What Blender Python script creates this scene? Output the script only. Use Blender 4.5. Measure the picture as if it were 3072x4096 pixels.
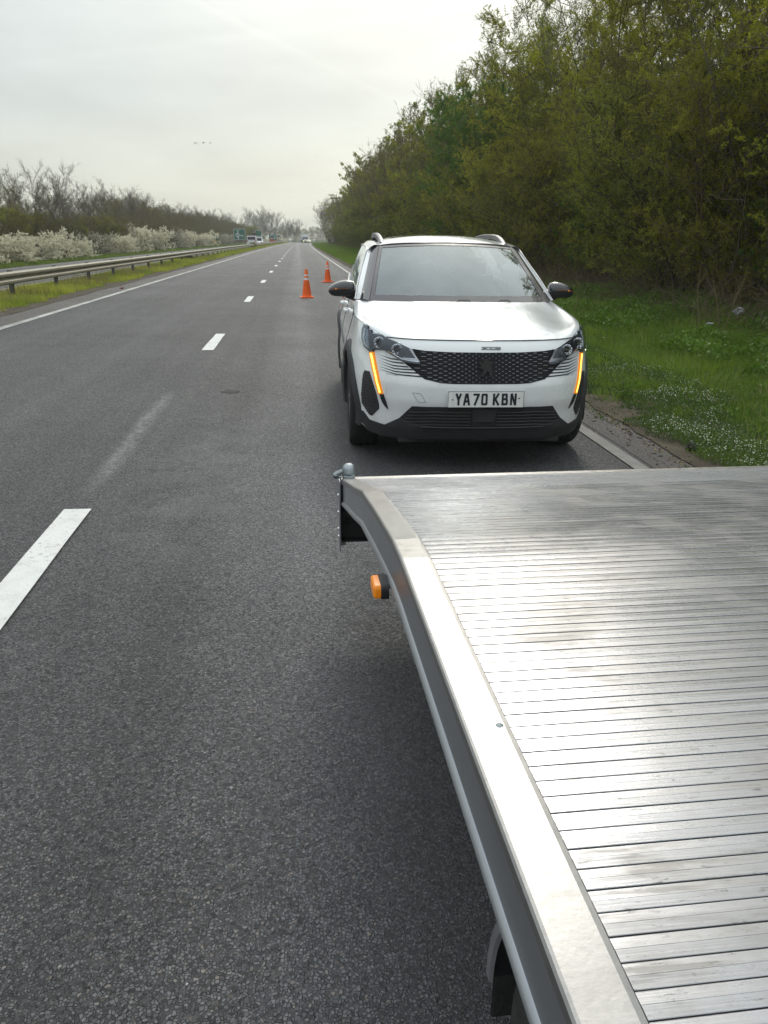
import bpy, bmesh, math, random
import numpy as np
from mathutils import Vector, Matrix
from mathutils.bvhtree import BVHTree
from mathutils.geometry import delaunay_2d_cdt
for o in list(bpy.data.objects): bpy.data.objects.remove(o)
SC = bpy.context.scene
COL = SC.collection
rad = math.radians
random.seed(7); RNG = np.random.default_rng(7)

# ------------------------------------------------------------------ camera
cam_data = bpy.data.cameras.new('camera')
cam = bpy.data.objects.new('camera', cam_data); COL.objects.link(cam)
cam.location = (0, 0, 1.534)
cam.rotation_euler = (rad(90 - 19.538), 0, rad(-6.009))
cam_data.sensor_fit = 'VERTICAL'; cam_data.sensor_height = 36.0
cam_data.lens = 36.0 * 3080 / 4096
cam_data.clip_start = 0.05; cam_data.clip_end = 6000
SC.camera = cam

# ------------------------------------------------------------------ sky, sun, exposure
SUN_AZ, SUN_EL = rad(14), rad(36)          # azimuth from +Y towards +X
sun_dir = Vector((math.sin(SUN_AZ) * math.cos(SUN_EL), math.cos(SUN_AZ) * math.cos(SUN_EL), math.sin(SUN_EL)))
world = bpy.data.worlds.new('World'); SC.world = world; world.use_nodes = True
nt = world.node_tree; nt.nodes.clear(); N = nt.nodes; L = nt.links
def wn(t, **k):
    n = N.new(t)
    for a, b in k.items(): setattr(n, a, b)
    return n
out = wn('ShaderNodeOutputWorld'); bg = wn('ShaderNodeBackground'); L.new(bg.outputs[0], out.inputs[0])
sky = wn('ShaderNodeTexSky', sky_type='NISHITA', sun_disc=False, sun_elevation=SUN_EL, sun_rotation=SUN_AZ)
sky.dust_density = 4.0; sky.air_density = 1.0
tc = wn('ShaderNodeTexCoord'); sep = wn('ShaderNodeSeparateXYZ'); L.new(tc.outputs['Generated'], sep.inputs[0])
ramp = wn('ShaderNodeValToRGB'); L.new(sep.outputs['Z'], ramp.inputs[0])
cr = ramp.color_ramp; cr.elements[0].position = 0.0; cr.elements[0].color = (.66, .66, .56, 1)
cr.elements[1].position = 1.0; cr.elements[1].color = (.98, 1.06, 1.10, 1)
for p_, c_ in ((.05, (.61, .635, .565, 1)), (.14, (.51, .56, .55, 1)), (.26, (.53, .58, .58, 1)), (.6, (.86, .94, .97, 1))):
    e = cr.elements.new(p_); e.color = c_
# veil glow round the hidden sun
dt = wn('ShaderNodeVectorMath', operation='DOT_PRODUCT'); L.new(tc.outputs['Generated'], dt.inputs[0]); dt.inputs[1].default_value = sun_dir
mx = wn('ShaderNodeMath', operation='MAXIMUM'); L.new(dt.outputs['Value'], mx.inputs[0]); mx.inputs[1].default_value = 0
pw = wn('ShaderNodeMath', operation='POWER'); L.new(mx.outputs[0], pw.inputs[0]); pw.inputs[1].default_value = 12
gl = wn('ShaderNodeMix', data_type='RGBA', blend_type='ADD'); gl.clamp_factor = False
L.new(pw.outputs[0], gl.inputs[0]); L.new(ramp.outputs[0], gl.inputs[6]); gl.inputs[7].default_value = (.58, .53, .40, 1)
# thin cloud streaks
mp = wn('ShaderNodeMapping'); L.new(tc.outputs['Generated'], mp.inputs[0]); mp.inputs['Scale'].default_value = (1.3, 1.0, 5.0); mp.inputs['Rotation'].default_value = (0, .12, .5)
nz = wn('ShaderNodeTexNoise'); L.new(mp.outputs[0], nz.inputs[0]); nz.inputs['Scale'].default_value = 2.2; nz.inputs['Detail'].default_value = 6; nz.inputs['Roughness'].default_value = .55
mr = wn('ShaderNodeMapRange'); L.new(nz.outputs[0], mr.inputs[0]); mr.inputs[1].default_value = .3; mr.inputs[2].default_value = .75; mr.inputs[3].default_value = .82; mr.inputs[4].default_value = 1.10
ml = wn('ShaderNodeMix', data_type='RGBA', blend_type='MULTIPLY'); ml.inputs[0].default_value = 1; L.new(gl.outputs[2], ml.inputs[6]); L.new(mr.outputs[0], ml.inputs[7])
prev = ml.outputs[2]
def contrail(a, b, width, amt, prev):
    a = Vector(a).normalized(); b = Vector(b).normalized(); n = a.cross(b).normalized(); m = (a + b).normalized()
    d = wn('ShaderNodeVectorMath', operation='DOT_PRODUCT'); L.new(tc.outputs['Generated'], d.inputs[0]); d.inputs[1].default_value = n
    ab = wn('ShaderNodeMath', operation='ABSOLUTE'); L.new(d.outputs['Value'], ab.inputs[0])
    r = wn('ShaderNodeMapRange', interpolation_type='SMOOTHSTEP'); L.new(ab.outputs[0], r.inputs[0]); r.inputs[1].default_value = 0; r.inputs[2].default_value = width; r.inputs[3].default_value = amt; r.inputs[4].default_value = 0
    d2 = wn('ShaderNodeVectorMath', operation='DOT_PRODUCT'); L.new(tc.outputs['Generated'], d2.inputs[0]); d2.inputs[1].default_value = m
    r2 = wn('ShaderNodeMapRange', interpolation_type='SMOOTHSTEP'); L.new(d2.outputs['Value'], r2.inputs[0]); c0 = m.dot(a); r2.inputs[1].default_value = c0 - .03; r2.inputs[2].default_value = c0 + .03; r2.inputs[3].default_value = 0; r2.inputs[4].default_value = 1
    mu = wn('ShaderNodeMath', operation='MULTIPLY'); L.new(r.outputs[0], mu.inputs[0]); L.new(r2.outputs[0], mu.inputs[1])
    a2 = wn('ShaderNodeMix', data_type='RGBA', blend_type='ADD'); L.new(mu.outputs[0], a2.inputs[0]); L.new(prev, a2.inputs[6]); a2.inputs[7].default_value = (1, .98, .9, 1)
    return a2.outputs[2]
prev = contrail((-.22, 1, .295), (.13, 1, .147), .006, .032, prev)
prev = contrail((-.45, 1, .16), (.22, 1, .25), .008, .018, prev)
# veiled Nishita
sm = wn('ShaderNodeMix', data_type='RGBA', blend_type='MULTIPLY'); sm.inputs[0].default_value = 1; L.new(sky.outputs[0], sm.inputs[6]); sm.inputs[7].default_value = (.09, .09, .09, 1)
mixs = wn('ShaderNodeMix', data_type='RGBA'); mixs.inputs[0].default_value = .90; L.new(sm.outputs[2], mixs.inputs[6]); L.new(prev, mixs.inputs[7])
L.new(mixs.outputs[2], bg.inputs[0]); bg.inputs[1].default_value = 1.0

sd = bpy.data.lights.new('sun', 'SUN'); sd.energy = .75; sd.angle = rad(14); sd.color = (1, .94, .84)
so = bpy.data.objects.new('sun', sd); COL.objects.link(so)
so.rotation_euler = (-sun_dir).to_track_quat('-Z', 'Y').to_euler()
SC.view_settings.view_transform = 'Standard'; SC.view_settings.look = 'None'
SC.view_settings.exposure = 0.42; SC.view_settings.gamma = 1.0; SC.view_settings.use_curve_mapping = False
SC.cycles.use_denoising = True
SC.cycles.max_bounces = 8; SC.cycles.transparent_max_bounces = 24; SC.cycles.volume_bounces = 1
SC.cycles.volume_step_rate = 4

# ------------------------------------------------------------------ helpers
def tag(o, label=None, cat=None, group=None, kind=None):
    if label: o['label'] = label
    if cat: o['category'] = cat
    if group: o['group'] = group
    if kind: o['kind'] = kind
    return o
def empty(name, loc=(0, 0, 0), rz=0.0, label=None, cat=None, group=None):
    o = bpy.data.objects.new(name, None); COL.objects.link(o)
    o.location = loc; o.rotation_euler = (0, 0, rz); o.empty_display_size = .2
    return tag(o, label, cat, group)
def mesh_arrays(name, V, Fc, mat, parent=None, smooth=False, nper=3, attr=None):
    """fast mesh: V (n,3), Fc (m,nper)"""
    V = np.asarray(V, np.float32); Fc = np.asarray(Fc, np.int32)
    me = bpy.data.meshes.new(name)
    me.vertices.add(len(V)); me.vertices.foreach_set('co', V.ravel())
    me.loops.add(Fc.size); me.loops.foreach_set('vertex_index', Fc.ravel())
    me.polygons.add(len(Fc)); me.polygons.foreach_set('loop_start', np.arange(0, Fc.size, nper, dtype=np.int32))
    if smooth: me.polygons.foreach_set('use_smooth', np.ones(len(Fc), bool))
    me.update(calc_edges=True)
    if attr is not None:
        a = me.attributes.new('tone', 'FLOAT', 'POINT'); a.data.foreach_set('value', np.asarray(attr, np.float32))
    if mat: me.materials.append(mat)
    o = bpy.data.objects.new(name, me); COL.objects.link(o)
    if parent: o.parent = parent
    return o
class MB:
    def __init__(s): s.v = []; s.f = []
    def add(s, vs, fs):
        n = len(s.v); s.v += [tuple(map(float, p)) for p in vs]; s.f += [tuple(n + i for i in f) for f in fs]; return s
    def box(s, c, d, rot=None):
        x, y, z = d[0] / 2, d[1] / 2, d[2] / 2
        vs = [Vector((sx * x, sy * y, sz * z)) for sx in (-1, 1) for sy in (-1, 1) for sz in (-1, 1)]
        if rot is not None: vs = [rot @ v for v in vs]
        c = Vector(c)
        return s.add([v + c for v in vs], [(0, 1, 3, 2), (4, 6, 7, 5), (0, 4, 5, 1), (2, 3, 7, 6), (0, 2, 6, 4), (1, 5, 7, 3)])
    def tube(s, pts, r, n=8, cap=True):
        pts = [Vector(p) for p in pts]; rs = r if hasattr(r, '__len__') else [r] * len(pts)
        rings = []; up = Vector((0, 0, 1))
        for i, p in enumerate(pts):
            t = (pts[min(i + 1, len(pts) - 1)] - pts[max(i - 1, 0)]).normalized()
            a = t.cross(up)
            if a.length < .05: a = t.cross(Vector((1, 0, 0)))
            a.normalize(); b = t.cross(a).normalized()
            rings.append([p + (a * math.cos(2 * math.pi * k / n) + b * math.sin(2 * math.pi * k / n)) * rs[i] for k in range(n)])
        vs = [v for R_ in rings for v in R_]; fs = []
        for i in range(len(pts) - 1):
            for k in range(n):
                a_ = i * n + k; b_ = i * n + (k + 1) % n
                fs.append((a_, a_ + n, b_ + n, b_))
        if cap: fs += [tuple(range(n)), tuple(reversed(range((len(pts) - 1) * n, len(pts) * n)))]
        return s.add(vs, fs)
    def lathe(s, prof, n=24, c=(0, 0, 0), axis='Z', a0=0, a1=2 * math.pi):
        vs = []; fs = []; full = abs(a1 - a0 - 2 * math.pi) < 1e-6; m = n if full else n + 1
        for r, h in prof:
            for k in range(m):
                a = a0 + (a1 - a0) * k / n
                x, y = r * math.cos(a), r * math.sin(a)
                p = {'Z': (x, y, h), 'X': (h, x, y), 'Y': (x, h, y)}[axis]
                vs.append((p[0] + c[0], p[1] + c[1], p[2] + c[2]))
        for i in range(len(prof) - 1):
            for k in range(n):
                k2 = (k + 1) % m
                fs.append((i * m + k, i * m + k2, (i + 1) * m + k2, (i + 1) * m + k))
        return s.add(vs, fs)
    def prism(s, poly, z0, z1, M=None):
        n = len(poly); vs = [Vector((x, y, z0)) for x, y in poly] + [Vector((x, y, z1)) for x, y in poly]
        if M is not None: vs = [M @ v for v in vs]
        return s.add(vs, [tuple(reversed(range(n))), tuple(range(n, 2 * n))] + [(i, (i + 1) % n, n + (i + 1) % n, n + i) for i in range(n)])
    def build(s, name, mat, parent=None, smooth=False, bevel=0, mats=None, seg=2):
        me = bpy.data.meshes.new(name); me.from_pydata(s.v, [], s.f); me.update()
        bm = bmesh.new(); bm.from_mesh(me); bmesh.ops.recalc_face_normals(bm, faces=bm.faces)
        if bevel: bmesh.ops.bevel(bm, geom=[e for e in bm.edges if len(e.link_faces) == 2 and e.calc_face_angle(0) > .5], offset=bevel, segments=seg, affect='EDGES', clamp_overlap=True)
        bm.to_mesh(me); bm.free()
        if mat: me.materials.append(mat)
        if smooth: me.polygons.foreach_set('use_smooth', np.ones(len(me.polygons), bool)); me.set_sharp_from_angle(angle=rad(38))
        o = bpy.data.objects.new(name, me); COL.objects.link(o)
        if parent: o.parent = parent
        return o
def copy_tree(o, parent=None):
    c = o.copy(); COL.objects.link(c); c.parent = parent
    for ch in list(o.children): copy_tree(ch, c)
    return c

# ------------------------------------------------------------------ materials
class NM:
    """small node helper"""
    def __init__(s, name):
        s.m = bpy.data.materials.new(name); s.m.use_nodes = True; s.t = s.m.node_tree; s.t.nodes.clear()
        s.out = s.t.nodes.new('ShaderNodeOutputMaterial')
    def n(s, t, ins=None, **k):
        x = s.t.nodes.new(t)
        for a, b in k.items(): setattr(x, a, b)
        for a, b in (ins or {}).items():
            if hasattr(b, 'is_output') or isinstance(b, bpy.types.NodeSocket): s.t.links.new(b, x.inputs[a])
            else: x.inputs[a].default_value = b
        return x
    def coord(s, which='Object', scale=None, obj=None):
        t = s.n('ShaderNodeTexCoord')
        o = t.outputs[which]
        if scale is not None:
            m = s.n('ShaderNodeMapping', {'Vector': o, 'Scale': scale}); o = m.outputs[0]
        return o
    def noise(s, vec, scale, detail=4, rough=.5, dist=0):
        return s.n('ShaderNodeTexNoise', {'Vector': vec, 'Scale': scale, 'Detail': detail, 'Roughness': rough, 'Distortion': dist}).outputs[0]
    def rng(s, v, a, b, c, d, smooth=False):
        return s.n('ShaderNodeMapRange', {0: v, 1: a, 2: b, 3: c, 4: d}, interpolation_type='SMOOTHSTEP' if smooth else 'LINEAR').outputs[0]
    def mix(s, f, a, b, blend='MIX'):
        return s.n('ShaderNodeMix', {0: f, 6: a, 7: b}, data_type='RGBA', blend_type=blend).outputs[2]
    def math(s, op, a, b=0.0, clamp=False):
        return s.n('ShaderNodeMath', {0: a, 1: b}, operation=op, use_clamp=clamp).outputs[0]
    def bump(s, h, strength, dist, normal=None):
        d = {'Height': h, 'Strength': strength, 'Distance': dist}
        if normal is not None: d['Normal'] = normal
        return s.n('ShaderNodeBump', d).outputs[0]
    def pbsdf(s, **k):
        names = dict(col='Base Color', rough='Roughness', metal='Metallic', spec='Specular IOR Level', normal='Normal', coat='Coat Weight', coatr='Coat Roughness', emis='Emission Color', emstr='Emission Strength', alpha='Alpha', aniso='Anisotropic', trans='Transmission Weight', ior='IOR')
        b = s.n('ShaderNodeBsdfPrincipled', {names[a]: v for a, v in k.items()})
        s.t.links.new(b.outputs[0], s.out.inputs[0]); return b
def rgba(*c): return (c[0], c[1], c[2], 1)
def simple(name, col, rough=.5, metal=0, var=.15, nscale=6, bump=0, bscale=60, coat=0, spec=.5):
    m = NM(name); v = m.coord()
    n = m.noise(v, nscale, 4)
    c = m.mix(m.rng(n, .3, .7, 0, 1), rgba(*[x * (1 - var) for x in col]), rgba(*[min(1, x * (1 + var)) for x in col]))
    k = dict(col=c, rough=m.rng(n, .3, .7, max(0, rough - .06), min(1, rough + .08)), metal=metal, spec=spec)
    if coat: k['coat'] = coat; k['coatr'] = .03
    if bump: k['normal'] = m.bump(m.noise(v, bscale, 3), bump, .01)
    m.pbsdf(**k); return m.m

def mat_asphalt(name, base, brown=0.0, worn=True):
    m = NM(name); v = m.coord()
    wv = m.n('ShaderNodeVectorMath', {0: v, 1: m.n('ShaderNodeVectorMath', {0: m.n('ShaderNodeTexNoise', {'Vector': v, 'Scale': 60.0, 'Detail': 2}).outputs['Color'], 1: (.011, .011, .011)}, operation='MULTIPLY').outputs[0]}, operation='ADD').outputs[0]
    vor = m.n('ShaderNodeTexVoronoi', {'Vector': wv, 'Scale': 120.0, 'Randomness': 1.0}, feature='F1')
    vd = m.n('ShaderNodeTexVoronoi', {'Vector': wv, 'Scale': 120.0, 'Randomness': 1.0}, feature='DISTANCE_TO_EDGE')
    v2 = m.n('ShaderNodeTexVoronoi', {'Vector': v, 'Scale': 230.0}, feature='F1')
    sepc = m.n('ShaderNodeSeparateColor', {0: vor.outputs['Color']})
    gap = m.rng(vd.outputs[0], .0, .15, .8, 0, True)
    sunk = m.rng(sepc.outputs[2], .55, .85, 0, 1)
    edge = m.math('SUBTRACT', 1.0, m.math('MAXIMUM', gap, m.math('MULTIPLY', sunk, .75)))
    stone = m.rng(sepc.outputs[0], 0, 1, .42, 1.75)
    big = m.noise(v, .35, 4, .6); mid = m.noise(v, 3.0, 4, .6)
    c = m.mix(m.rng(sepc.outputs[1], .86, 1.0, 0, .5), rgba(*[base, base, base * 1.05]), rgba(base * 1.6, base * 1.35, base * 1.1))
    c = m.mix(1.0, c, m.n('ShaderNodeCombineColor', {0: stone, 1: stone, 2: stone}).outputs[0], 'MULTIPLY')
    c = m.mix(m.math('MULTIPLY', m.math('SUBTRACT', 1.0, edge), .85), c, rgba(base * .22, base * .22, base * .22))
    # patches, polished wheel tracks along the lane with sheen painted into their colour, scuffs
    var = m.math('MULTIPLY', m.rng(big, .3, .7, .78, 1.20), m.rng(mid, .3, .7, .93, 1.07))
    if worn:
        sp = m.n('ShaderNodeSeparateXYZ', {0: v})
        x = sp.outputs[0]
        xw = m.math('ADD', x, m.rng(m.noise(v, .25, 2), 0, 1, -.25, .25))
        for cx, w, amt in ((-.05, .6, .75), (1.85, .5, .30), (-2.55, .5, .16), (-4.3, .5, .16)):
            d = m.math('ABSOLUTE', m.math('SUBTRACT', xw, cx))
            var = m.math('MULTIPLY', var, m.math('ADD', 1.0, m.rng(d, 0, w, amt, 0, True)))
        # scuff of old line beside the broken line
        d = m.math('ABSOLUTE', m.math('SUBTRACT', x, -1.12))
        sc = m.math('MULTIPLY', m.rng(d, 0, .17, 1, 0, True), m.rng(m.noise(v, 9.0, 5, .75), .5, .72, 0, .5))
        sc = m.math('MULTIPLY', sc, m.rng(m.noise(v, .45, 2), .42, .62, .15, 1))
        c = m.mix(sc, c, rgba(.30, .30, .30))
        y_ = sp.outputs[1]
        # pale ghost of an older line between the two nearest dashes, and tar seams
        xg = m.math('ADD', x, m.math('MULTIPLY', m.math('SUBTRACT', m.noise(v, .8, 2), .5), .12))
        g1 = m.math('MULTIPLY', m.rng(m.math('ABSOLUTE', m.math('SUBTRACT', xg, -1.38)), .0, .11, 1, 0, True), m.rng(m.math('ABSOLUTE', m.math('SUBTRACT', y_, 6.5)), .9, 2.0, 1, 0, True))
        g1 = m.math('MULTIPLY', g1, m.rng(m.noise(v, 14.0, 6, .85), .40, .60, .05, .80))
        c = m.mix(g1, c, rgba(.36, .36, .36))
        g2 = m.math('MULTIPLY', m.rng(m.math('ABSOLUTE', m.math('SUBTRACT', x, -.75)), .1, .55, 1, 0, True), m.rng(m.math('ABSOLUTE', m.math('SUBTRACT', y_, 5.2)), .5, 2.4, 1, 0, True))
        g2 = m.math('MULTIPLY', g2, m.rng(m.noise(v, 2.2, 5, .7), .42, .7, 0, .38))
        c = m.mix(g2, c, rgba(.27, .27, .275))
    if brown: c = m.mix(brown, c, rgba(.13, .105, .085))
    c = m.mix(1.0, c, m.n('ShaderNodeCombineColor', {0: var, 1: var, 2: var}).outputs[0], 'MULTIPLY')
    h = m.math('ADD', m.math('MULTIPLY', edge, m.rng(sepc.outputs[2], 0, 1, 1.1, .6)), m.math('MULTIPLY', v2.outputs['Distance'], -.25))
    bn = m.bump(m.math('ADD', h, m.math('MULTIPLY', m.noise(v, 300, 2), .5)), 1.0, .006)
    tv = m.n('ShaderNodeVectorMath', {0: m.n('ShaderNodeVectorMath', {0: vor.outputs['Color'], 1: (.5, .5, .5)}, operation='SUBTRACT').outputs[0], 1: (.75, .75, .1)}, operation='MULTIPLY').outputs[0]
    tilt = m.n('ShaderNodeVectorMath', {0: m.n('ShaderNodeVectorMath', {0: bn, 1: tv}, operation='ADD').outputs[0]}, operation='NORMALIZE').outputs[0]
    m.pbsdf(col=c, rough=m.rng(sepc.outputs[2], 0, 1, .45, .85), spec=.45, normal=tilt)
    return m.m
M = {}
M['asphalt'] = mat_asphalt('asphalt', .104)
M['asphalt_edge'] = mat_asphalt('asphalt_edge', .125, .45, False)
def mat_line(name, col, wear):
    m = NM(name); v = m.coord()
    n = m.noise(v, 38, 6, .7); n2 = m.noise(v, 1.6, 3, .6)
    w = m.rng(m.math('ADD', n, m.math('MULTIPLY', n2, .5)), .78 - wear, .98 - wear, 0, 1)
    st = m.n('ShaderNodeTexVoronoi', {'Vector': v, 'Scale': 95.0})
    c = m.mix(w, rgba(*col), rgba(.13, .13, .125))
    c = m.mix(m.rng(m.noise(v, 7, 4, .7), .45, .75, 0, .35), c, rgba(.36, .34, .30))
    m.pbsdf(col=c, rough=.6, normal=m.bump(m.math('ADD', st.outputs['Distance'], n), .6, .004)); return m.m
M['line_white'] = mat_line('line_white', (.70, .70, .68), -.05)
M['line_worn'] = mat_line('line_worn', (.50, .50, .47), .10)
M['line_dusty'] = mat_line('line_dusty', (.24, .23, .20), .32)
def mat_soil():
    m = NM('soil'); v = m.coord()
    n = m.noise(v, 4, 8, .65); n2 = m.noise(v, 60, 4, .6)
    c = m.mix(m.rng(n, .35, .65, 0, 1), rgba(.062, .050, .036), rgba(.115, .098, .072))
    c = m.mix(m.rng(n2, .55, .7, 0, .6), c, rgba(.15, .135, .11))
    m.pbsdf(col=c, rough=.95, spec=.2, normal=m.bump(m.math('ADD', n2, n), .8, .02)); return m.m
M['soil'] = mat_soil()
def mat_ground():
    m = NM('ground_grass'); v = m.coord()
    n = m.noise(v, .3, 6, .6); n2 = m.noise(v, 9, 6, .7)
    c = m.mix(m.rng(n, .35, .65, 0, 1), rgba(.045, .07, .018), rgba(.075, .10, .028))
    c = m.mix(m.rng(n2, .5, .75, 0, .7), c, rgba(.06, .055, .03))
    m.pbsdf(col=c, rough=.95, spec=.15, normal=m.bump(n2, .8, .05)); return m.m
M['ground'] = mat_ground()
def mat_leaf(name, c1, c2, transl=.35, rough=.6, scale=.6, c3=None, tt=(1.15, 1.2, .7)):
    m = NM(name); v = m.coord('Object')
    geo = m.n('ShaderNodeNewGeometry'); info = m.n('ShaderNodeObjectInfo')
    at = m.n('ShaderNodeAttribute', attribute_name='tone')
    wn_ = m.noise(geo.outputs['Position'], scale, 3, .6)
    f = m.math('ADD', m.math('MULTIPLY', at.outputs['Fac'], .55), m.math('MULTIPLY', m.rng(wn_, .3, .7, 0, 1), .45))
    c = m.mix(f, rgba(*c1), rgba(*c2))
    if c3: c = m.mix(m.rng(info.outputs['Random'], .3, 1, 0, .75), c, rgba(*c3))
    b = m.n('ShaderNodeBsdfPrincipled', {'Base Color': c, 'Roughness': rough, 'Specular IOR Level': .3})
    tr = m.n('ShaderNodeBsdfTranslucent', {'Color': m.mix(1.0, c, rgba(*tt), 'MULTIPLY')})
    ms = m.n('ShaderNodeMixShader', {0: transl, 1: b.outputs[0], 2: tr.outputs[0]})
    m.t.links.new(ms.outputs[0], m.out.inputs[0]); return m.m
M['grass'] = mat_leaf('grass_blades', (.070, .135, .022), (.23, .32, .058), .45, .55, .8)
M['grass_yellow'] = mat_leaf('grass_blades_median', (.13, .22, .035), (.52, .50, .11), .45, .6, .5)
M['grass_far'] = mat_leaf('grass_far', (.10, .16, .035), (.21, .27, .06), .4, .6, .3)
M['weeds'] = mat_leaf('weed_leaves', (.055, .115, .018), (.15, .25, .04), .35, .45, 1.2)
M['cover'] = mat_leaf('cover_leaves', (.035, .08, .02), (.11, .17, .04), .3, .5, 2)
M['petal'] = mat_leaf('petals', (.55, .56, .52), (.8, .8, .76), .2, .6, 2)
M['straw'] = mat_leaf('dry_straw', (.16, .12, .06), (.34, .27, .15), .1, .7, 2)
M['leaf_budding'] = mat_leaf('leaf_budding', (.15, .17, .020), (.46, .46, .06), .6, .55, .35, (.24, .22, .035))
M['leaf_green'] = mat_leaf('leaf_green', (.05, .11, .016), (.14, .24, .04), .5, .5, .5)
M['leaf_olive'] = mat_leaf('leaf_olive', (.11, .13, .025), (.32, .34, .07), .58, .55, .4, (.17, .14, .055))
M['leaf_pale'] = mat_leaf('leaf_pale', (.2, .2, .07), (.38, .35, .13), .4, .6, .4)
M['blossom'] = mat_leaf('blossom', (.72, .70, .56), (.95, .92, .78), .5, .6, 1.0, None, (1, 1, .97))
def mat_bark(name, a, b):
    m = NM(name); v = m.coord('Object'); g = m.n('ShaderNodeNewGeometry')
    n = m.noise(v, 8, 6, .7); n1 = m.noise(g.outputs['Position'], .8, 2)
    c = m.mix(m.rng(m.math('ADD', m.math('MULTIPLY', n, .5), m.math('MULTIPLY', n1, .5)), .35, .65, 0, 1), rgba(*a), rgba(*b))
    m.pbsdf(col=c, rough=.9, spec=.2, normal=m.bump(n, .5, .02)); return m.m
M['bark_dark'] = mat_bark('bark_dark', (.055, .044, .030), (.13, .105, .07))
M['bark_grey'] = mat_bark('bark_grey', (.10, .09, .07), (.21, .19, .15))
M['bark_brown'] = mat_bark('bark_brown', (.10, .075, .052), (.19, .15, .105))
def mat_alu(name, base, grain=(1, 60, 60), rough=.3, dirt=.5, metal=.85):
    m = NM(name); v = m.coord('Object'); vs = m.coord('Object', grain)
    g = m.noise(vs, 6, 6, .7); wp = m.n('ShaderNodeNewGeometry').outputs['Position']; d = m.noise(wp, 5, 6, .65, .4); d2 = m.noise(m.n('ShaderNodeMapping', {'Vector': wp, 'Scale': (.7, 2.6, 1)}).outputs[0], 62, 6, .8)
    c = m.mix(m.rng(g, .3, .7, 0, 1), rgba(*[x * .82 for x in base]), rgba(*base))
    info = m.n('ShaderNodeObjectInfo'); c = m.mix(m.rng(info.outputs['Random'], 0, 1, 0, .45), c, rgba(*[x * .6 for x in base]))
    st = m.noise(m.n('ShaderNodeMapping', {'Vector': wp, 'Scale': (1.2, 16, 2)}).outputs[0], 3, 6, .7)
    blot = m.math('MULTIPLY', m.math('ADD', m.rng(d, .44, .72, 0, .8, True), m.rng(st, .50, .72, 0, .8, True), True), dirt)
    c = m.mix(blot, c, rgba(.235, .23, .225))
    sp = m.math('MULTIPLY', m.rng(d2, .58, .70, 0, dirt * 1.6), m.rng(d, .38, .60, .15, 1), True)
    c = m.mix(sp, c, rgba(.13, .125, .12))
    r = m.math('ADD', m.rng(g, .3, .7, rough - .05, rough + .08), m.math('MULTIPLY', blot, .25))
    m.pbsdf(col=c, rough=r, metal=m.rng(sp, 0, 1, metal, .2), normal=m.bump(m.math('ADD', g, m.math('MULTIPLY', d2, .15)), .10, .003)); return m.m
M['alu_deck'] = mat_alu('aluminium_deck', (.45, .455, .475), (.6, 40, 40), .24, .85, .9)
M['alu_rail'] = mat_alu('aluminium_rail', (.38, .375, .37), (8, 8, 8), .33, .25, .85)
M['alu_side'] = mat_alu('aluminium_side', (.50, .52, .56), (1, .2, 1), .34, .10, .9)
M['galv'] = simple('galvanised', (.33, .36, .38), .35, .8, .25, 12, .3, 90)
M['galv_dirty'] = None
def mat_rail():
    m = NM('weathered_galvanised'); v = m.coord('Object'); g = m.n('ShaderNodeNewGeometry')
    n = m.noise(v, 3, 6, .7); n2 = m.noise(v, 25, 5, .7)
    c = m.mix(m.rng(n, .35, .65, 0, 1), rgba(.24, .22, .17), rgba(.45, .43, .36))
    c = m.mix(m.rng(m.math('ADD', m.math('MULTIPLY', n, .6), m.math('MULTIPLY', n2, .4)), .42, .60, 0, .85), c, rgba(.17, .145, .075))
    m.pbsdf(col=c, rough=.6, metal=.25, normal=m.bump(n2, .3, .01)); return m.m
M['rail'] = mat_rail()
M['post'] = simple('post_metal', (.085, .085, .075), .7, .2, .3, 8)
M['black_plastic'] = simple('black_plastic', (.022, .022, .024), .55, 0, .25, 8, .25, 300)
M['trim_grey'] = simple('dusty_trim', (.034, .034, .037), .6, 0, .3, 9, .3, 260)
M['gloss_black'] = simple('gloss_black', (.010, .010, .013), .08, 0, .1, 3, coat=1)
M['grille_black'] = simple('grille_black', (.006, .006, .008), .45, 0, .1, 3, spec=.2)
M['rail_grey'] = simple('roof_rail_grey', (.20, .20, .21), .4, .5, .1, 5)
M['pillar_black'] = simple('pillar_black', (.030, .026, .036), .16, 0, .1, 3, coat=.5)
M['rubber'] = simple('rubber', (.025, .024, .023), .85, 0, .35, 14, .4, 120)
M['rim'] = simple('wheel_rim', (.20, .20, .21), .35, .8, .2, 5)
M['chrome'] = simple('chrome', (.72, .74, .78), .12, 1, .05, 5)
M['reflector'] = simple('reflector', (.65, .67, .72), .18, .9, .2, 40)
M['silver_trim'] = simple('silver_trim', (.5, .5, .52), .3, .85, .08, 5)
M['grille_chip'] = simple('grille_chip', (.50, .53, .56), .35, .4, .1, 30)
M['seat'] = simple('seat_fabric', (.03, .03, .032), .9, 0, .3, 8)
M['dash'] = simple('dashboard', (.06, .06, .065), .75, 0, .2, 6)
M['ink'] = simple('plate_ink', (.012, .014, .022), .5)
M['plate'] = simple('plate_white', (.80, .80, .77), .35, 0, .06, 30)
M['rust'] = simple('rusty_screw', (.10, .05, .03), .8, .3, .3, 60)
M['navy'] = simple('dark_stripe', (.010, .018, .030), .35)
M['orange_pvc'] = simple('orange_pvc', (.98, .17, .03), .5, 0, .08, 8)
M['reflect_band'] = simple('reflective_band', (.72, .72, .74), .35, 0, .1, 20)
M['white_box'] = simple('white_box', (.70, .71, .71), .5)
M['red_paint'] = simple('red_paint', (.42, .06, .045), .5)
M['red_dull'] = simple('red_dull', (.28, .09, .07), .7)
M['yellow_paint'] = simple('yellow_paint', (.62, .38, .03), .5)
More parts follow.
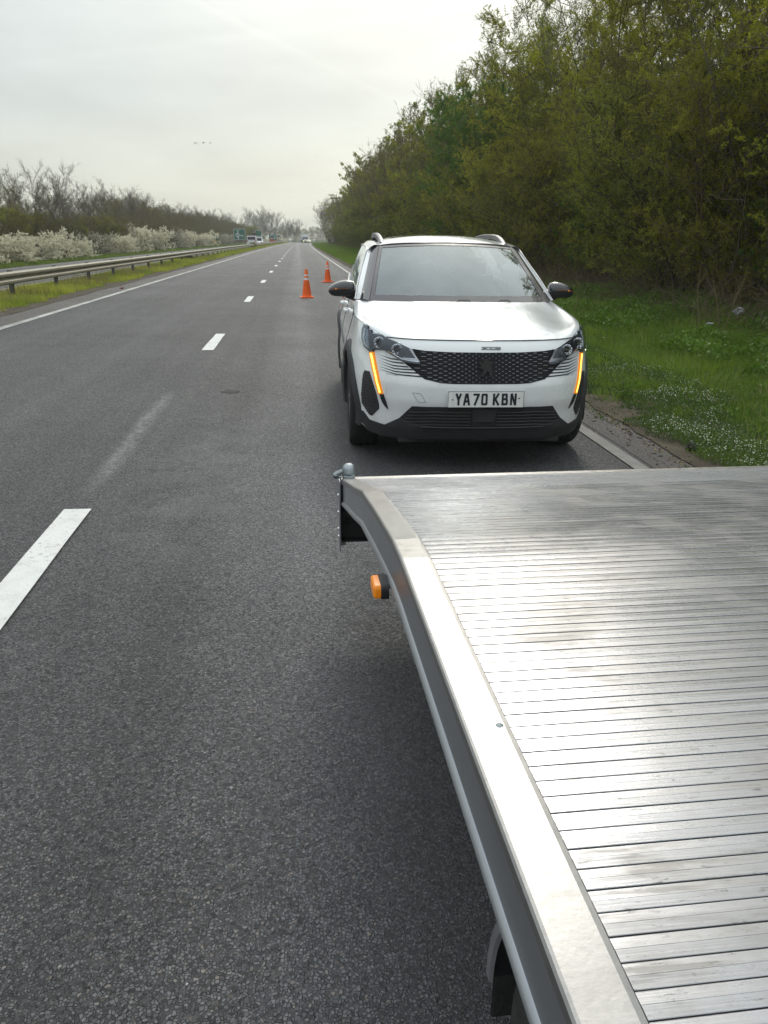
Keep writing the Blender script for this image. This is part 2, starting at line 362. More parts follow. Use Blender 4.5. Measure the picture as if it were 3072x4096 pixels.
M['sign_green'] = simple('sign_green', (.012, .13, .085), .5)
M['sign_grey'] = simple('sign_grey', (.36, .38, .37), .6)
M['sign_dark'] = simple('sign_back', (.05, .045, .05), .7)
M['pole'] = simple('pole_grey', (.24, .25, .25), .6, .3)
M['cream'] = simple('pale_wall', (.62, .58, .42), .8)
M['blue_cab'] = simple('blue_cab', (.06, .10, .17), .5)
M['police_dark'] = simple('dark_car_paint', (.03, .035, .05), .3, coat=1)
M['bird'] = simple('bird_feathers', (.03, .03, .032), .8)
M['bag'] = simple('plastic_bag', (.42, .43, .44), .5)
M['stone'] = simple('loose_stones', (.05, .045, .042), .9, 0, .4, 30)
def mat_emit(name, col, strength, base=(.6, .3, .02)):
    m = NM(name); m.pbsdf(col=rgba(*base), rough=.3, emis=rgba(*col), emstr=strength); return m.m
M['drl_core'] = mat_emit('indicator_core', (1, .66, .12), 1.9)
M['drl_rim'] = mat_emit('indicator_rim', (1, .25, .0), .32, (.7, .25, .01))
M['amber_lens'] = mat_emit('amber_lens', (1, .30, .005), .10, (.80, .24, .01))
M['amber_dim'] = mat_emit('amber_dim', (1, .3, .02), .25, (.45, .15, .03))
M['amber_dark'] = simple('amber_dark', (.20, .06, .02), .4)
M['lamp_on'] = mat_emit('lit_headlamp', (1, 1, .45), 2.2, (.8, .8, .5))
def mat_paint():
    m = NM('pearl_white_paint'); v = m.coord('Object')
    sp = m.n('ShaderNodeSeparateXYZ', {0: v})
    n = m.noise(v, 7, 6, .7); f = m.noise(v, 90, 4, .75); f2 = m.noise(v, 160, 2, .6)
    low = m.rng(sp.outputs[2], .25, .95, 1, 0)
    side = m.rng(sp.outputs[1], .5, 1.4, 0, 1)
    dirt = m.math('MULTIPLY', low, m.rng(n, .3, .75, .05, .45))
    dirt = m.math('ADD', dirt, m.math('MULTIPLY', side, m.rng(m.math('ADD', m.math('MULTIPLY', low, .7), m.math('MULTIPLY', n, .5)), .35, .95, 0, .55)), True)
    c = m.mix(dirt, rgba(.86, .875, .885), rgba(.42, .36, .29))
    sk = m.math('MULTIPLY', m.rng(f, .68, .76, 0, .75), m.rng(sp.outputs[2], .3, 1.0, 1, .12))
    c = m.mix(sk, c, rgba(.10, .085, .07))
    m.pbsdf(col=c, rough=m.math('ADD', .22, m.math('MULTIPLY', dirt, .4)), coat=m.rng(dirt, 0, .6, 1, .2), coatr=.04, spec=.5)
    return m.m
M['paint'] = mat_paint()
def mat_glass(name, tint, refl, rough=.015):
    m = NM(name)
    fr = m.n('ShaderNodeFresnel', {'IOR': 1.52})
    fac = m.math('ADD', m.math('MULTIPLY', fr.outputs[0], 1.35), refl, True)
    t = m.n('ShaderNodeBsdfTransparent', {'Color': rgba(*tint)}); g = m.n('ShaderNodeBsdfGlossy', {'Color': rgba(.86, .95, 1), 'Roughness': rough})
    ms = m.n('ShaderNodeMixShader', {0: fac, 1: t.outputs[0], 2: g.outputs[0]}); m.t.links.new(ms.outputs[0], m.out.inputs[0]); return m.m
M['windscreen'] = mat_glass('windscreen_glass', (.80, .86, .86), .11)
M['side_glass'] = mat_glass('side_glass', (.16, .18, .17), .22)
M['lens'] = mat_glass('clear_lens', (.94, .95, .97), .0)
M['roof_glass'] = simple('roof_glass', (.012, .012, .015), .06, 0, .1, 2, coat=.6)
M['lamp_housing'] = simple('lamp_housing', (.040, .038, .050), .3, .2, .2, 6)

# ------------------------------------------------------------------ the road's course
S_ = np.arange(-40, 700, 1.0)
curv = np.where((S_ > 80) & (S_ < 300), 8e-5, 0) + np.where(S_ > 335, -.0075, 0) * (S_ < 520)
hd = np.cumsum(curv); hd -= np.interp(0, S_, hd)
PX = np.cumsum(np.sin(hd)); PY = np.cumsum(np.cos(hd)); PX -= np.interp(0, S_, PX); PY -= np.interp(0, S_, PY)
def road(s, x):
    h_ = np.interp(s, S_, hd)
    return np.interp(s, S_, PX) + np.cos(h_) * x, np.interp(s, S_, PY) - np.sin(h_) * x
PRX = [-400, -60, -24, -19, -16.9, -16.6, -8.25, -8.05, -7.2, -5.95, 2.95, 3.3, 5.5, 8, 12, 40, 400]
PRZ = [.3, .3, .15, .05, -.05, -.06, .11, .15, .17, .115, -.06, -.05, -.02, .10, .35, .6, .6]
def gz(x): return np.interp(x, PRX, PRZ)
def rp(s, x, dz=0.0):
    X, Y = road(s, x); return (float(X), float(Y), float(gz(x)) + dz)
def rh(s): return float(np.interp(s, S_, hd))
def ribbon(name, x0, x1, s0, s1, dz, mat, step=2.0, nx=1, label=None, kind='structure', thick=None):
    ss = np.arange(s0, s1 + .01, step); xs = np.linspace(x0, x1, nx + 1)
    V = []
    for s in ss:
        for x in xs:
            X, Y = road(s, x); V.append((X, Y, gz(x) + dz))
    n = nx + 1; Fc = [(i * n + k, i * n + k + 1, (i + 1) * n + k + 1, (i + 1) * n + k) for i in range(len(ss) - 1) for k in range(nx)]
    o = mesh_arrays(name, V, Fc, mat, nper=4)
    if kind: o['kind'] = kind
    return o
# terrain sheet: follows the road's profile, reaches the horizon
ss = np.concatenate([np.arange(-40, 120, 4), np.arange(120, 690, 10)])
xs = np.array(sorted(set(PRX + [ 4.2, 6.5, 10])), float)
V = []
for s in ss:
    for x in xs:
        X, Y = road(s, x) if abs(x) <= 60 else (np.interp(s, S_, PX) * (abs(x) < 60) + x, np.interp(s, S_, PY))
        base = gz(x) - (.015 if x < -5.95 or x > 2.95 else .03)
        if -16.6 < x < -8.05: base = gz(x) - .03
        V.append((X, Y, base))
n = len(xs); Fc = [(i * n + k, i * n + k + 1, (i + 1) * n + k + 1, (i + 1) * n + k) for i in range(len(ss) - 1) for k in range(n - 1)]
g0 = mesh_arrays('ground', V, Fc, M['ground'], nper=4); g0['kind'] = 'structure'
fl = MB().add([(-1250, -220, -.5), (1250, -220, -.5), (1250, 1500, -.5), (-1250, 1500, -.5)], [(0, 1, 2, 3)]).build('terrain', M['ground']); fl['kind'] = 'structure'

ribbon('road', -5.95, 2.95, -12, 560, 0.0, M['asphalt'], 2, 6)
ribbon('opposite_road', -16.6, -8.25, 5, 560, 0.0, M['asphalt'], 4, 2)
# dusty strip of asphalt beyond the edge line, and soil edge, ragged
def ragged(name, x0, x1, s0, s1, dz, mat, amp0, amp1, step=.25, seed=1):
    r = np.random.default_rng(seed); ss = np.arange(s0, s1, step); V = []
    j0 = np.convolve(r.normal(0, 1, len(ss) + 8), np.ones(5) / 5, 'same')[:len(ss)] * amp0 * 1.8
    j1 = np.convolve(r.normal(0, 1, len(ss) + 8), np.ones(5) / 5, 'same')[:len(ss)] * amp1 * 1.8
    for i, s in enumerate(ss):
        for x in (x0 + j0[i], x1 + j1[i]):
            X, Y = road(s, x); V.append((X, Y, gz(x) + dz))
    Fc = [(2 * i, 2 * i + 1, 2 * i + 3, 2 * i + 2) for i in range(len(ss) - 1)]
    o = mesh_arrays(name, V, Fc, mat, nper=4); o['kind'] = 'structure'; return o
ragged('verge_edge_strip', 2.53, 2.93, -6, 150, .004, M['asphalt_edge'], .008, .0, .25, 3)
ragged('median_edge_strip', -5.93, -5.12, 6, 150, .004, M['asphalt_edge'], .0, .0, .5, 4)
ragged('soil_path', 2.90, 3.9, -6, 150, .012, M['soil'], .05, .15, .25, 5)
ragged('median_path', -8.2, -5.75, 6, 330, .010, M['soil'], .05, .05, .5, 6)
# edge lines as painted markings
def line_strip(name, x, w, s0, s1, mat, label, step=1.0, group=None):
    ss = np.arange(s0, s1 + .01, step); r = np.random.default_rng(int(abs(x) * 10)); V = []
    for s in ss:
        for xx in (x - w / 2, x + w / 2):
            X, Y = road(s, xx + r.normal(0, .003)); V.append((X, Y, gz(xx) + .008))
    Fc = [(2 * i, 2 * i + 1, 2 * i + 3, 2 * i + 2) for i in range(len(ss) - 1)]
    o = mesh_arrays(name, V, Fc, mat, nper=4); o['kind'] = 'structure'; return o
line_strip('nearside_edge_line', 2.43, .11, -6, 8, M['line_dusty'], '')
line_strip('nearside_edge_line', 2.43, .15, 8, 560, M['line_worn'], '')
line_strip('offside_edge_line', -5.05, .15, 4, 560, M['line_worn'], '')
line_strip('opposite_edge_line', -8.85, .15, 6, 560, M['line_worn'], '', 2)
line_strip('opposite_far_edge_line', -16.0, .15, 6, 560, M['line_worn'], '', 2)
LX = -1.345
for k in range(-1, 44):
    s0 = 2.35 + 9.0 * k if k > 0 else 2.42 + 9.0 * k
    s1 = s0 + 2.03
    st = np.linspace(s0, s1, 5 if k < 3 else 3); r = np.random.default_rng(k + 50); V = []
    for s in st:
        for xx in (LX - .08, LX + .08):
            X, Y = road(s + r.normal(0, .004), xx + r.normal(0, .003)); V.append((X, Y, gz(xx) + .009))
    Fc = [(2 * i, 2 * i + 1, 2 * i + 3, 2 * i + 2) for i in range(len(st) - 1)]
    o = mesh_arrays('lane_line_dash', V, Fc, M['line_white'], nper=4); o['kind'] = 'structure'
# pothole and patch seam across the lanes
o = ragged('road_seam', -5.0, 2.3, 35.0, 35.25, .003, M['asphalt_edge'], 0, 0, .12, 9)
hole = MB(); r = np.random.default_rng(5); P = [(-.76 + .11 * math.cos(a) * (1 + .25 * r.normal()), 8.2 + .09 * math.sin(a) * (1 + .2 * r.normal())) for a in np.linspace(0, 6.0, 14)]
hole.add([(x, y, gz(x) + .0035) for x, y in P] + [(-.76, 8.2, gz(-.76) + .0035)], [(i, (i + 1) % 14, 14) for i in range(14)])
M['dark_tar'] = simple('dark_tar', (.05, .05, .05), .9, 0, .4, 40, .6, 90)
tag(hole.build('road_patch', M['dark_tar']), kind='structure')
# ------------------------------------------------------------------ the white car
CAR = empty('white_car', (1.2218, 5.0819, -0.0244), 0, 'white crossover car parked facing us with amber indicators lit, number plate YA70 KBN', 'car')
CAR.rotation_euler = (0, rad(.723), rad(-1.741))
_g = np.linspace(0, 1.0, 401)
def smooth_table(xs, ys, k=13):
    y = np.interp(_g, xs, ys); yp = np.concatenate([2 * y[0] - y[k:0:-1], y, 2 * y[-1] - y[-2:-k - 2:-1]])
    w = np.hanning(2 * k + 1); w /= w.sum(); return np.convolve(yp, w, 'same')[k:-k]
_B = smooth_table([0, .26, .40, .48, .573, .69, .77, .82, .86, .90, .915, 1], [0, .012, .04, .068, .12, .225, .335, .43, .53, .70, .95, 1.9], 8)
_P = smooth_table([0, .18, .25, .33, .40, .50, .62, .68, .80, .86, .93, 1.0], [.12, .09, .06, .04, .03, 0, 0, .02, .06, .08, .14, .25], 8)
def F(u, w): return float(np.interp(abs(u), _g, _B) + np.interp(w, _g, _P))
# columns (u, v, bottom w, top point)
cols = []
for u in list(np.arange(0, .66, .03)) + [.657]:
    cols.append((u, None, .235 if u < .3 else .235 - .02 * (u - .3) / .35, (u, None, .908)))
for u, T, wb in ((.69, (.69, .36, .920), .213), (.73, (.727, .43, .940), .216), (.77, (.765, .515, .962), .225), (.80, (.790, .575, .970), .245), (.83, (.812, .66, .976), .265), (.86, (.830, .74, .982), .29), (.89, (.843, .82, .988), .29)):
    cols.append((u, None, wb, T))
for v, u, T in ((.86, .908, (.850, .88, .992)), (.95, .914, (.852, .96, 1.0)), (1.05, .917, (.851, 1.06, 1.012)), (1.18, .918, (.848, 1.18, 1.028)), (1.32, .918, (.843, 1.32, 1.046)), (1.45, .918, (.836, 1.45, 1.064)), (1.6, .916, (.832, 1.6, 1.080)), (1.9, .914, (.835, 1.9, 1.092)), (2.3, .914, (.838, 2.3, 1.105)), (2.7, .915, (.838, 2.7, 1.12)), (3.0, .918, (.835, 3.0, 1.135)), (3.2, .922, (.83, 3.2, 1.15)), (3.35, .923, (.823, 3.35, 1.16)), (3.5, .922, (.815, 3.5, 1.17)), (3.65, .918, (.803, 3.65, 1.18)), (3.85, .905, (.785, 3.85, 1.185)), (4.05, .88, (.75, 4.05, 1.18)), (4.22, .82, (.68, 4.2, 1.16)), (4.33, .70, (.58, 4.3, 1.13)), (4.40, .45, (.40, 4.37, 1.11)), (4.42, .0, (0, 4.40, 1.1))):
    cols.append((u, v, .24, T))
NR = 30
V = []; nc = len(cols)
for ci, (u, v, wb, T) in enumerate(cols):
    for r_ in range(NR + 1):
        r = r_ / NR; w = wb + (T[2] - wb) * r
        if v is None:
            p = [u, F(u, w), w]
            if T[1] is not None:
                k = max(0, (r - .62) / .38); k = k * k * (3 - 2 * k)
                p[0] += (T[0] - u) * k; p[1] += (T[1] - F(u, T[2])) * k
        else:
            k = max(0, (r - .55) / .45); k = k * k * (3 - 2 * k)
            tum = .012 * math.cos((w - .55) * 3) - .012
            p = [u + tum - .03 * max(0, (.35 - w) / .15) + (T[0] - u - tum) * k, v + (T[1] - v) * k, w]
            if .95 < v < 3.9: p[0] -= .012 * math.exp(-((w - .62) / .06) ** 2) * min(1, (v - .95) / .5)   # door scallop
        V.append(p)
V = np.array(V)
faces = [(c * (NR + 1) + r, (c + 1) * (NR + 1) + r, (c + 1) * (NR + 1) + r + 1, c * (NR + 1) + r + 1) for c in range(nc - 1) for r in range(NR)]
VV = np.concatenate([V, V * [-1, 1, 1]]); nV = len(V)
faces_full = faces + [tuple(nV + i for i in reversed(f)) for f in faces]
BV = BVHTree.FromPolygons([Vector(p) for p in VV], faces_full)
def keep(f):
    c = VV[list(f)].mean(0)
    for wy in (.93, 3.605):
        if abs(c[0]) > .62 and (c[1] - wy) ** 2 + (c[2] - .345) ** 2 < .405 ** 2: return False
    return True
body = MB(); body.v = [tuple(p) for p in VV]; body.f = [f for f in faces_full if keep(f)]
bo = body.build('body', M['paint'], CAR, True)
bm = bmesh.new(); bm.from_mesh(bo.data); bmesh.ops.remove_doubles(bm, verts=bm.verts, dist=.0008); bm.to_mesh(bo.data); bm.free()
def hit(u, w, off=0.0):
    h = BV.ray_cast(Vector((u, -1.5, w)), Vector((0, 1, 0)))
    if h[0] is None: return Vector((u, F(u, w) - off, w))
    n = h[1]
    if n.y > 0: n = -n
    return h[0] + n * off
def hit_side(v, w, s, off=0.0):
    h = BV.ray_cast(Vector((s * 2, v, w)), Vector((-s, 0, 0)))
    if h[0] is None: return Vector((s * (.915 + off), v, w))
    return h[0] + Vector((s * off, 0, 0))
def densify(poly, d=.02):
    out = []
    for i, a in enumerate(poly):
        b = poly[(i + 1) % len(poly)]; L_ = math.dist(a, b); n = max(1, int(L_ / d))
        out += [(a[0] + (b[0] - a[0]) * k / n, a[1] + (b[1] - a[1]) * k / n) for k in range(n)]
    return out
def patch(name, poly, off, mat, parent, thick=.006, step=.022, surf=hit, smooth=True):
    """a panel lying on the car's skin: outline in (u, w), own thickness"""
    P = densify(poly, step); n = len(P)
    xs = [p[0] for p in P]; ys = [p[1] for p in P]
    pts = list(P)
    gx = np.arange(min(xs) + step / 2, max(xs), step); gy = np.arange(min(ys) + step / 2, max(ys), step)
    for x in gx:
        for y in gy: pts.append((float(x), float(y)))
    vs, es, fs, *_ = delaunay_2d_cdt([Vector(p) for p in pts], [], [list(range(n))], 1, 1e-5)
    top = [surf(p.x, p.y, off) for p in vs]; back = [surf(p.x, p.y, off - thick) for p in vs]
    m = len(vs); F_ = [tuple(f) for f in fs]
    cnt = {}
    for f in F_:
        for i in range(len(f)):
            e = (f[i], f[(i + 1) % len(f)]); cnt[e] = 1
    rim = [e for e in cnt if (e[1], e[0]) not in cnt]
    b = MB(); b.v = [tuple(p) for p in top + back]
    b.f = F_ + [(e[1], e[0], m + e[0], m + e[1]) for e in rim]
    return b.build(name, mat, parent, smooth)
def sym(poly):
    """full outline from a half given from centre-top outwards and back to centre-bottom (u>=0)"""
    return poly + [(-x, y) for x, y in reversed(poly) if x > 1e-6]
def mir(poly): return [(-x, y) for x, y in reversed(poly)]
def both(name, poly, off, mat, parent, **k):
    return [patch(name, p, off, mat, parent, **k) for p in (poly, mir(poly))]

# hood: Coons patch between shut line, fender ridge and cowl
def curve(pts, n):
    pts = np.array(pts, float); d = np.concatenate([[0], np.cumsum(np.linalg.norm(np.diff(pts, axis=0), axis=1))]); t = np.linspace(0, d[-1], n)
    k = 5; out = np.stack([np.interp(t, d, pts[:, i]) for i in range(3)], 1)
    for _ in range(3):
        o = out.copy(); o[1:-1] = (out[:-2] + 2 * out[1:-1] + out[2:]) / 4; out = o
    return out
NS, NT = 34, 34
front = curve([(u, F(u, .908), .908) for u in np.linspace(0, .657, 12)], NS)
sidec = curve([(.657, F(.657, .908), .908), (.69, .36, .920), (.727, .43, .940), (.765, .515, .962), (.79, .575, .970), (.812, .66, .976), (.843, .82, .988), (.852, .96, 1.0), (.848, 1.18, 1.028), (.843, 1.32, 1.046), (.832, 1.46, 1.070), (.800, 1.55, 1.092)], NT)
cowl = curve([(0, 1.0, 1.094), (.2, 1.015, 1.093), (.45, 1.07, 1.090), (.62, 1.15, 1.087), (.709, 1.225, 1.084), (.755, 1.36, 1.087), (.800, 1.55, 1.092)], NS)
mid = curve([(0, F(0, .908), .908), (0, .26, .940), (0, .45, .985), (0, .7, 1.036), (0, 1.0, 1.094)], NT)
H = np.zeros((NS, NT, 3))
for i in range(NS):
    s = i / (NS - 1)
    for j in range(NT):
        t = j / (NT - 1)
        H[i, j] = (1 - s) * mid[j] + s * sidec[j] + (1 - t) * front[i] + t * cowl[i] - ((1 - s) * (1 - t) * front[0] + s * (1 - t) * front[-1] + (1 - s) * t * cowl[0] + s * t * cowl[-1])
        b_ = math.sin(math.pi * min(1, t * 1.02)) ** .7 if t < .98 else 0
        H[i, j, 2] += b_ * (.020 * math.exp(-((s - .30) / .28) ** 4) - .018 * math.exp(-((s - .70) / .15) ** 2) + .012 * math.exp(-((s - .93) / .06) ** 2))
hv = H.reshape(-1, 3); n2 = len(hv)
hf = [(i * NT + j, (i + 1) * NT + j, (i + 1) * NT + j + 1, i * NT + j + 1) for i in range(NS - 1) for j in range(NT - 1)]
b = MB(); b.v = [tuple(p) for p in np.concatenate([hv, hv * [-1, 1, 1]])]; b.f = hf + [tuple(n2 + k for k in reversed(f)) for f in hf]
ho = b.build('bonnet', M['paint'], CAR, True)
# shut lines
line = [tuple(hit(u, .9065, .004)) for u in np.linspace(-.655, .655, 60)]
MB().tube(line, .0034, 5).build('bonnet_gap', M['navy'], CAR, True)
for s in (-1, 1):
    for vv, w0, w1 in ((1.33, .45, 1.03), (2.42, .30, 1.09), (3.2, .78, 1.12)):
        MB().tube([tuple(hit_side(vv, w, s, .0008)) for w in np.linspace(w0, w1, 14)], .0022, 4).build('door_gap', M['navy'], CAR, True)
    MB().tube([tuple(hit_side(vv, .47, s, .001)) for vv in np.linspace(1.36, 3.1, 12)], .003, 4).build('door_gap', M['navy'], CAR, True)

# black lower bumper with intake
low_half = [(0, .476), (.240, .475), (.491, .469), (.57, .372), (.666, .303), (.765, .312), (.804, .358), (.862, .372), (.868, .30), (.858, .268), (.815, .242), (.751, .221), (.631, .216), (.30, .238), (0, .240)]
lb = patch('lower_bumper', sym(low_half), .007, M['black_plastic'], CAR, .012)
intake = sym([(0, .462), (.235, .461), (.478, .455), (.548, .378), (.43, .338), (.2, .335), (0, .335)])
ig = patch('lower_intake', intake, .009, M['rubber'], CAR, .003)
def skin_tube(name, uw, r, off, mat, parent, n=5):
    return MB().tube([tuple(hit(u, w, off)) for u, w in uw], r, n).build(name, mat, parent, True)
for k in range(5):
    w = .440 - k * .0235; ue = .505 + .012 * k if k < 3 else .53 - .03 * (k - 3)
    for s in (-1, 1):
        skin_tube('intake_bar', [(s * u, w - .10 * max(0, u - .36) ** 1.0 * .9) for u in np.linspace(.09, ue, 16)], .0050, .013, M['trim_grey'], ig)
patch('radar_panel', [(-.085, .462), (.085, .462), (.078, .372), (-.078, .372)], .016, M['trim_grey'], lb, .008)
rid = skin_tube('splitter_lip', [(u, .328 - .0 * abs(u)) for u in np.linspace(-.43, .43, 30)], .006, .016, M['trim_grey'], lb)
both('splitter_wing', [(.43, .334), (.566, .372), (.660, .303), (.51, .293), (.44, .322)], .012, M['trim_grey'], lb)
both('brush_strip', [(.22, .306), (.40, .300), (.40, .292), (.22, .295)], .011, M['rubber'], lb)
under = sym([(0, .245), (.3, .243), (.62, .222), (.70, .222), (.66, .15), (.4, .155), (0, .17)])
MB().box((0, .55, .215), (1.15, .8, .03)).build('undertray', M['rubber'], CAR)

# grille
gr_half = [(0, .834), (.21, .834), (.41, .841), (.486, .847), (.444, .765), (.43, .752), (.552, .757), (.582, .778), (.552, .752), (.50, .720), (.415, .658), (.364, .649), (.308, .635), (.212, .632), (0, .632)]
gr_half = [(0, .834), (.21, .834), (.41, .840), (.492, .848), (.446, .762), (.552, .760), (.584, .780), (.50, .722), (.415, .658), (.364, .648), (.308, .636), (.212, .632), (0, .632)]
G_ = patch('grille', sym(gr_half), .003, M['grille_black'], CAR, .004)
from mathutils.geometry import intersect_point_line
def inside(x, y, poly):
    c = False; n = len(poly)
    for i in range(n):
        a, b2 = poly[i], poly[(i - 1) % n]
        if (a[1] > y) != (b2[1] > y) and x < (b2[0] - a[0]) * (y - a[1]) / (b2[1] - a[1]) + a[0]: c = not c
    return c
gp = sym(gr_half)
for row in range(14):
    w = .824 - row * .0138 * (1 + .0)
    bars = MB(); chips = MB()
    segs = []
    x = .0 if row % 2 else .0225
    while x < .56:
        pitch = .036 + .13 * max(0, x - .05) ** 1.35
        ln = .006 + .080 * max(0, x - .03) ** 1.15
        segs.append((x, ln)); x += pitch * 1.25
    for s in (-1, 1):
        for xc, ln in segs:
            if s > 0 and xc == 0: continue
            wr = w + .020 * xc ** 1.5 * (1 if row < 7 else -.3) + (.0 if row % 2 else .0)
            if not (inside(s * xc, wr, gp) and inside(s * (xc + ln), wr, gp) and inside(s * xc, wr + .007, gp) and inside(s * xc, wr - .005, gp)): continue
            if abs(xc) < .062 and .684 < wr < .790: continue
            a = hit(s * (xc - ln / 2), wr, .0065); c = hit(s * (xc + ln / 2), wr, .0065)
            d = Vector((0, 0, .0012)); e_ = Vector((0, .004, 0))
            vs = [a - d, c - d, c + d, a + d, a - d + e_, c - d + e_, c + d + e_, a + d + e_]
            chips.add(vs, [(0, 1, 2, 3), (4, 7, 6, 5), (0, 4, 5, 1), (3, 2, 6, 7), (0, 3, 7, 4), (1, 5, 6, 2)])
    if chips.v: chips.build('grille_chip_row', M['grille_chip'], G_)['kind'] = 'stuff'
    rowx = [u for u in np.linspace(-.56, .56, 120) if inside(u, w - .006, gp) and inside(u, w - .001, gp)]
    run = []
    pts = [tuple(hit(u, w - .0065, .005)) for u in rowx]
    if len(pts) > 3: MB().tube(pts, .0015, 4).build('grille_bar', M['black_plastic'], G_, True)
# lion-like emblem plate, dark
lion_px = [(775, 330), (820, 312), (852, 330), (862, 360), (895, 370), (900, 345), (925, 345), (930, 385), (905, 400), (890, 420), (915, 450), (905, 480), (912, 520), (915, 590), (855, 592), (870, 560), (850, 520), (838, 508), (800, 545), (765, 592), (695, 588), (735, 555), (762, 500), (740, 470), (700, 462), (672, 440), (735, 432), (720, 405), (685, 385), (700, 362), (745, 378), (778, 372), (765, 350)]
lion = [((x - 816) / 4.1475 * .001735 * .98, .736 - (y - 452) / 4.1475 * .001715) for x, y in lion_px]
patch('emblem', lion, .014, M['rubber'], G_, .010, step=.012)

# stripes of white bumper in the side of the grille
ys = [(.788, .772, .778), (.768, .752, .757), (.749, .730, .736), (.732, .711, .721), (.712, .693, .701), (.694, .676, .680)]
ends = [(.582), (.554), (.525), (.497), (.469), (.441)]
for k in range(6):
    a, kk, e = ys[k]; ue = ends[k]; um = .625 - .005 * k
    up_ = [(.708, a), (um, kk + .0028), (ue, e - .002)]
    dn = [(ue - .012, e - .0115), (um, kk - .0050), (.69, a - .0045)]
    both('bumper_stripe', up_ + dn if True else None, .0025, M['navy'], CAR, thick=.003, step=.03)
both('bumper_seam', [(.716, .677), (.584, .6655), (.584, .664), (.716, .6755)], .0015, M['navy'], CAR, thick=.002, step=.05)

# headlights
hl = [(.796, .969), (.767, .963), (.676, .914), (.657, .903), (.60, .885), (.496, .846), (.436, .750), (.552, .757), (.613, .790), (.675, .820), (.733, .815), (.737, .802), (.769, .796), (.804, .821), (.818, .876), (.812, .93)]
for p, s in ((hl, 1), (mir(hl), -1)):
    h_ = patch('headlight', p, .004, M['lamp_housing'], CAR, .006)
    for (cu, cw) in ((.703, .868), (.589, .838)):
        c = hit(s * cu, cw, .006); ax = Vector((0, -1, 0))
        prof = [(.0, .000), (.016, -.0015), (.026, -.004), (.033, -.010), (.036, -.014), (.038, -.010)]
        Lb = MB().lathe([(r * (1.0), -(.010) + h2 * .6) for r, h2 in prof], 20, (c.x, c.y, c.z), 'Y')
        lo = Lb.build('lamp_unit', M['reflector'], h_, False)
        # facets of the reflector bowl
        fb = MB()
        for q in range(9):
            a = q * 2 * math.pi / 9 + .3
            fb.box((c.x + .027 * math.cos(a), c.y - .016, c.z + .027 * math.sin(a)), (.013, .008, .006), Matrix.Rotation(-a + 1.2, 3, 'Y'))
        fb.box((c.x - .006, c.y - .017, c.z), (.008, .006, .008)); fb.box((c.x + .009, c.y - .017, c.z), (.008, .006, .008))
        fb.build('lamp_facets', M['chrome'], h_)
        MB().lathe([(.0, -.004), (.017, -.003), (.024, .004)], 20, (c.x, c.y - .012, c.z), 'Y').build('projector', M['gloss_black'], h_, True)
    st = [(.737, .835), (.675, .829), (.621, .812), (.585, .793), (.551, .777), (.50, .770), (.452, .766)]
    MB().tube([tuple(hit(s * u, w - .002, .009)) for u, w in st], .0042, 6).build('chrome_strip', M['chrome'], h_, True)
    bez = [(.512, .849), (.499, .846), (.440, .764), (.56, .782), (.545, .787), (.470, .788)]
    patch('bezel', bez if s > 0 else mir(bez), .007, M['silver_trim'], h_, .003, step=.03)
    ind = [(.795, .94), (.772, .935), (.765, .815), (.80, .835), (.808, .88)]
    patch('indicator_cell', ind if s > 0 else mir(ind), .007, M['reflector'], h_, .003, step=.03)
    patch('lens_cover', p, .022, M['lens'], h_, .002)
    # amber running strip
    rim = [(.767, .794), (.736, .800), (.7275, .75), (.719, .703), (.70, .61), (.680, .530), (.708, .520), (.732, .60), (.751, .688), (.761, .74)]
    core = [(.760, .787), (.748, .789), (.740, .75), (.7315, .70), (.7125, .612), (.692, .536), (.701, .532), (.7215, .605), (.7395, .69), (.7505, .745)]
    d_ = patch('indicator_strip', rim if s > 0 else mir(rim), .008, M['drl_rim'], CAR, .008)
    patch('light_guide', core if s > 0 else mir(core), .011, M['drl_core'], d_, .004)
    tail = [(.701, .519), (.677, .528), (.660, .478), (.644, .424), (.668, .447), (.683, .470)]
    patch('strip_tail', tail if s > 0 else mir(tail), .008, M['gloss_black'], CAR, .008)
    iv = [(.798, .664), (.769, .664), (.750, .60), (.723, .517), (.705, .442), (.704, .413), (.749, .345), (.768, .349), (.817, .418), (.822, .486), (.815, .60), (.809, .64)]
    io = patch('side_intake', iv if s > 0 else mir(iv), .003, M['black_plastic'], CAR, .005)
    for k in range(19):
        w = .655 - k * .0158
        xx = [u for u in np.linspace(.70, .825, 60) if inside(u, w, iv)]
        if len(xx) > 3: skin_tube('intake_rib', [(s * u, w) for u in np.linspace(xx[0], xx[-1], 6)], .0036, .006, M['trim_grey'], io, 4)
# tow-eye cover outline
dm = [(-.492, .563), (-.436, .558), (-.401, .502), (-.452, .500)]
for i in range(4): skin_tube('tow_cover_gap', [dm[i], ((dm[i][0] + dm[(i + 1) % 4][0]) / 2, (dm[i][1] + dm[(i + 1) % 4][1]) / 2), dm[(i + 1) % 4]], .0012, .0008, M['post'], CAR, 4)
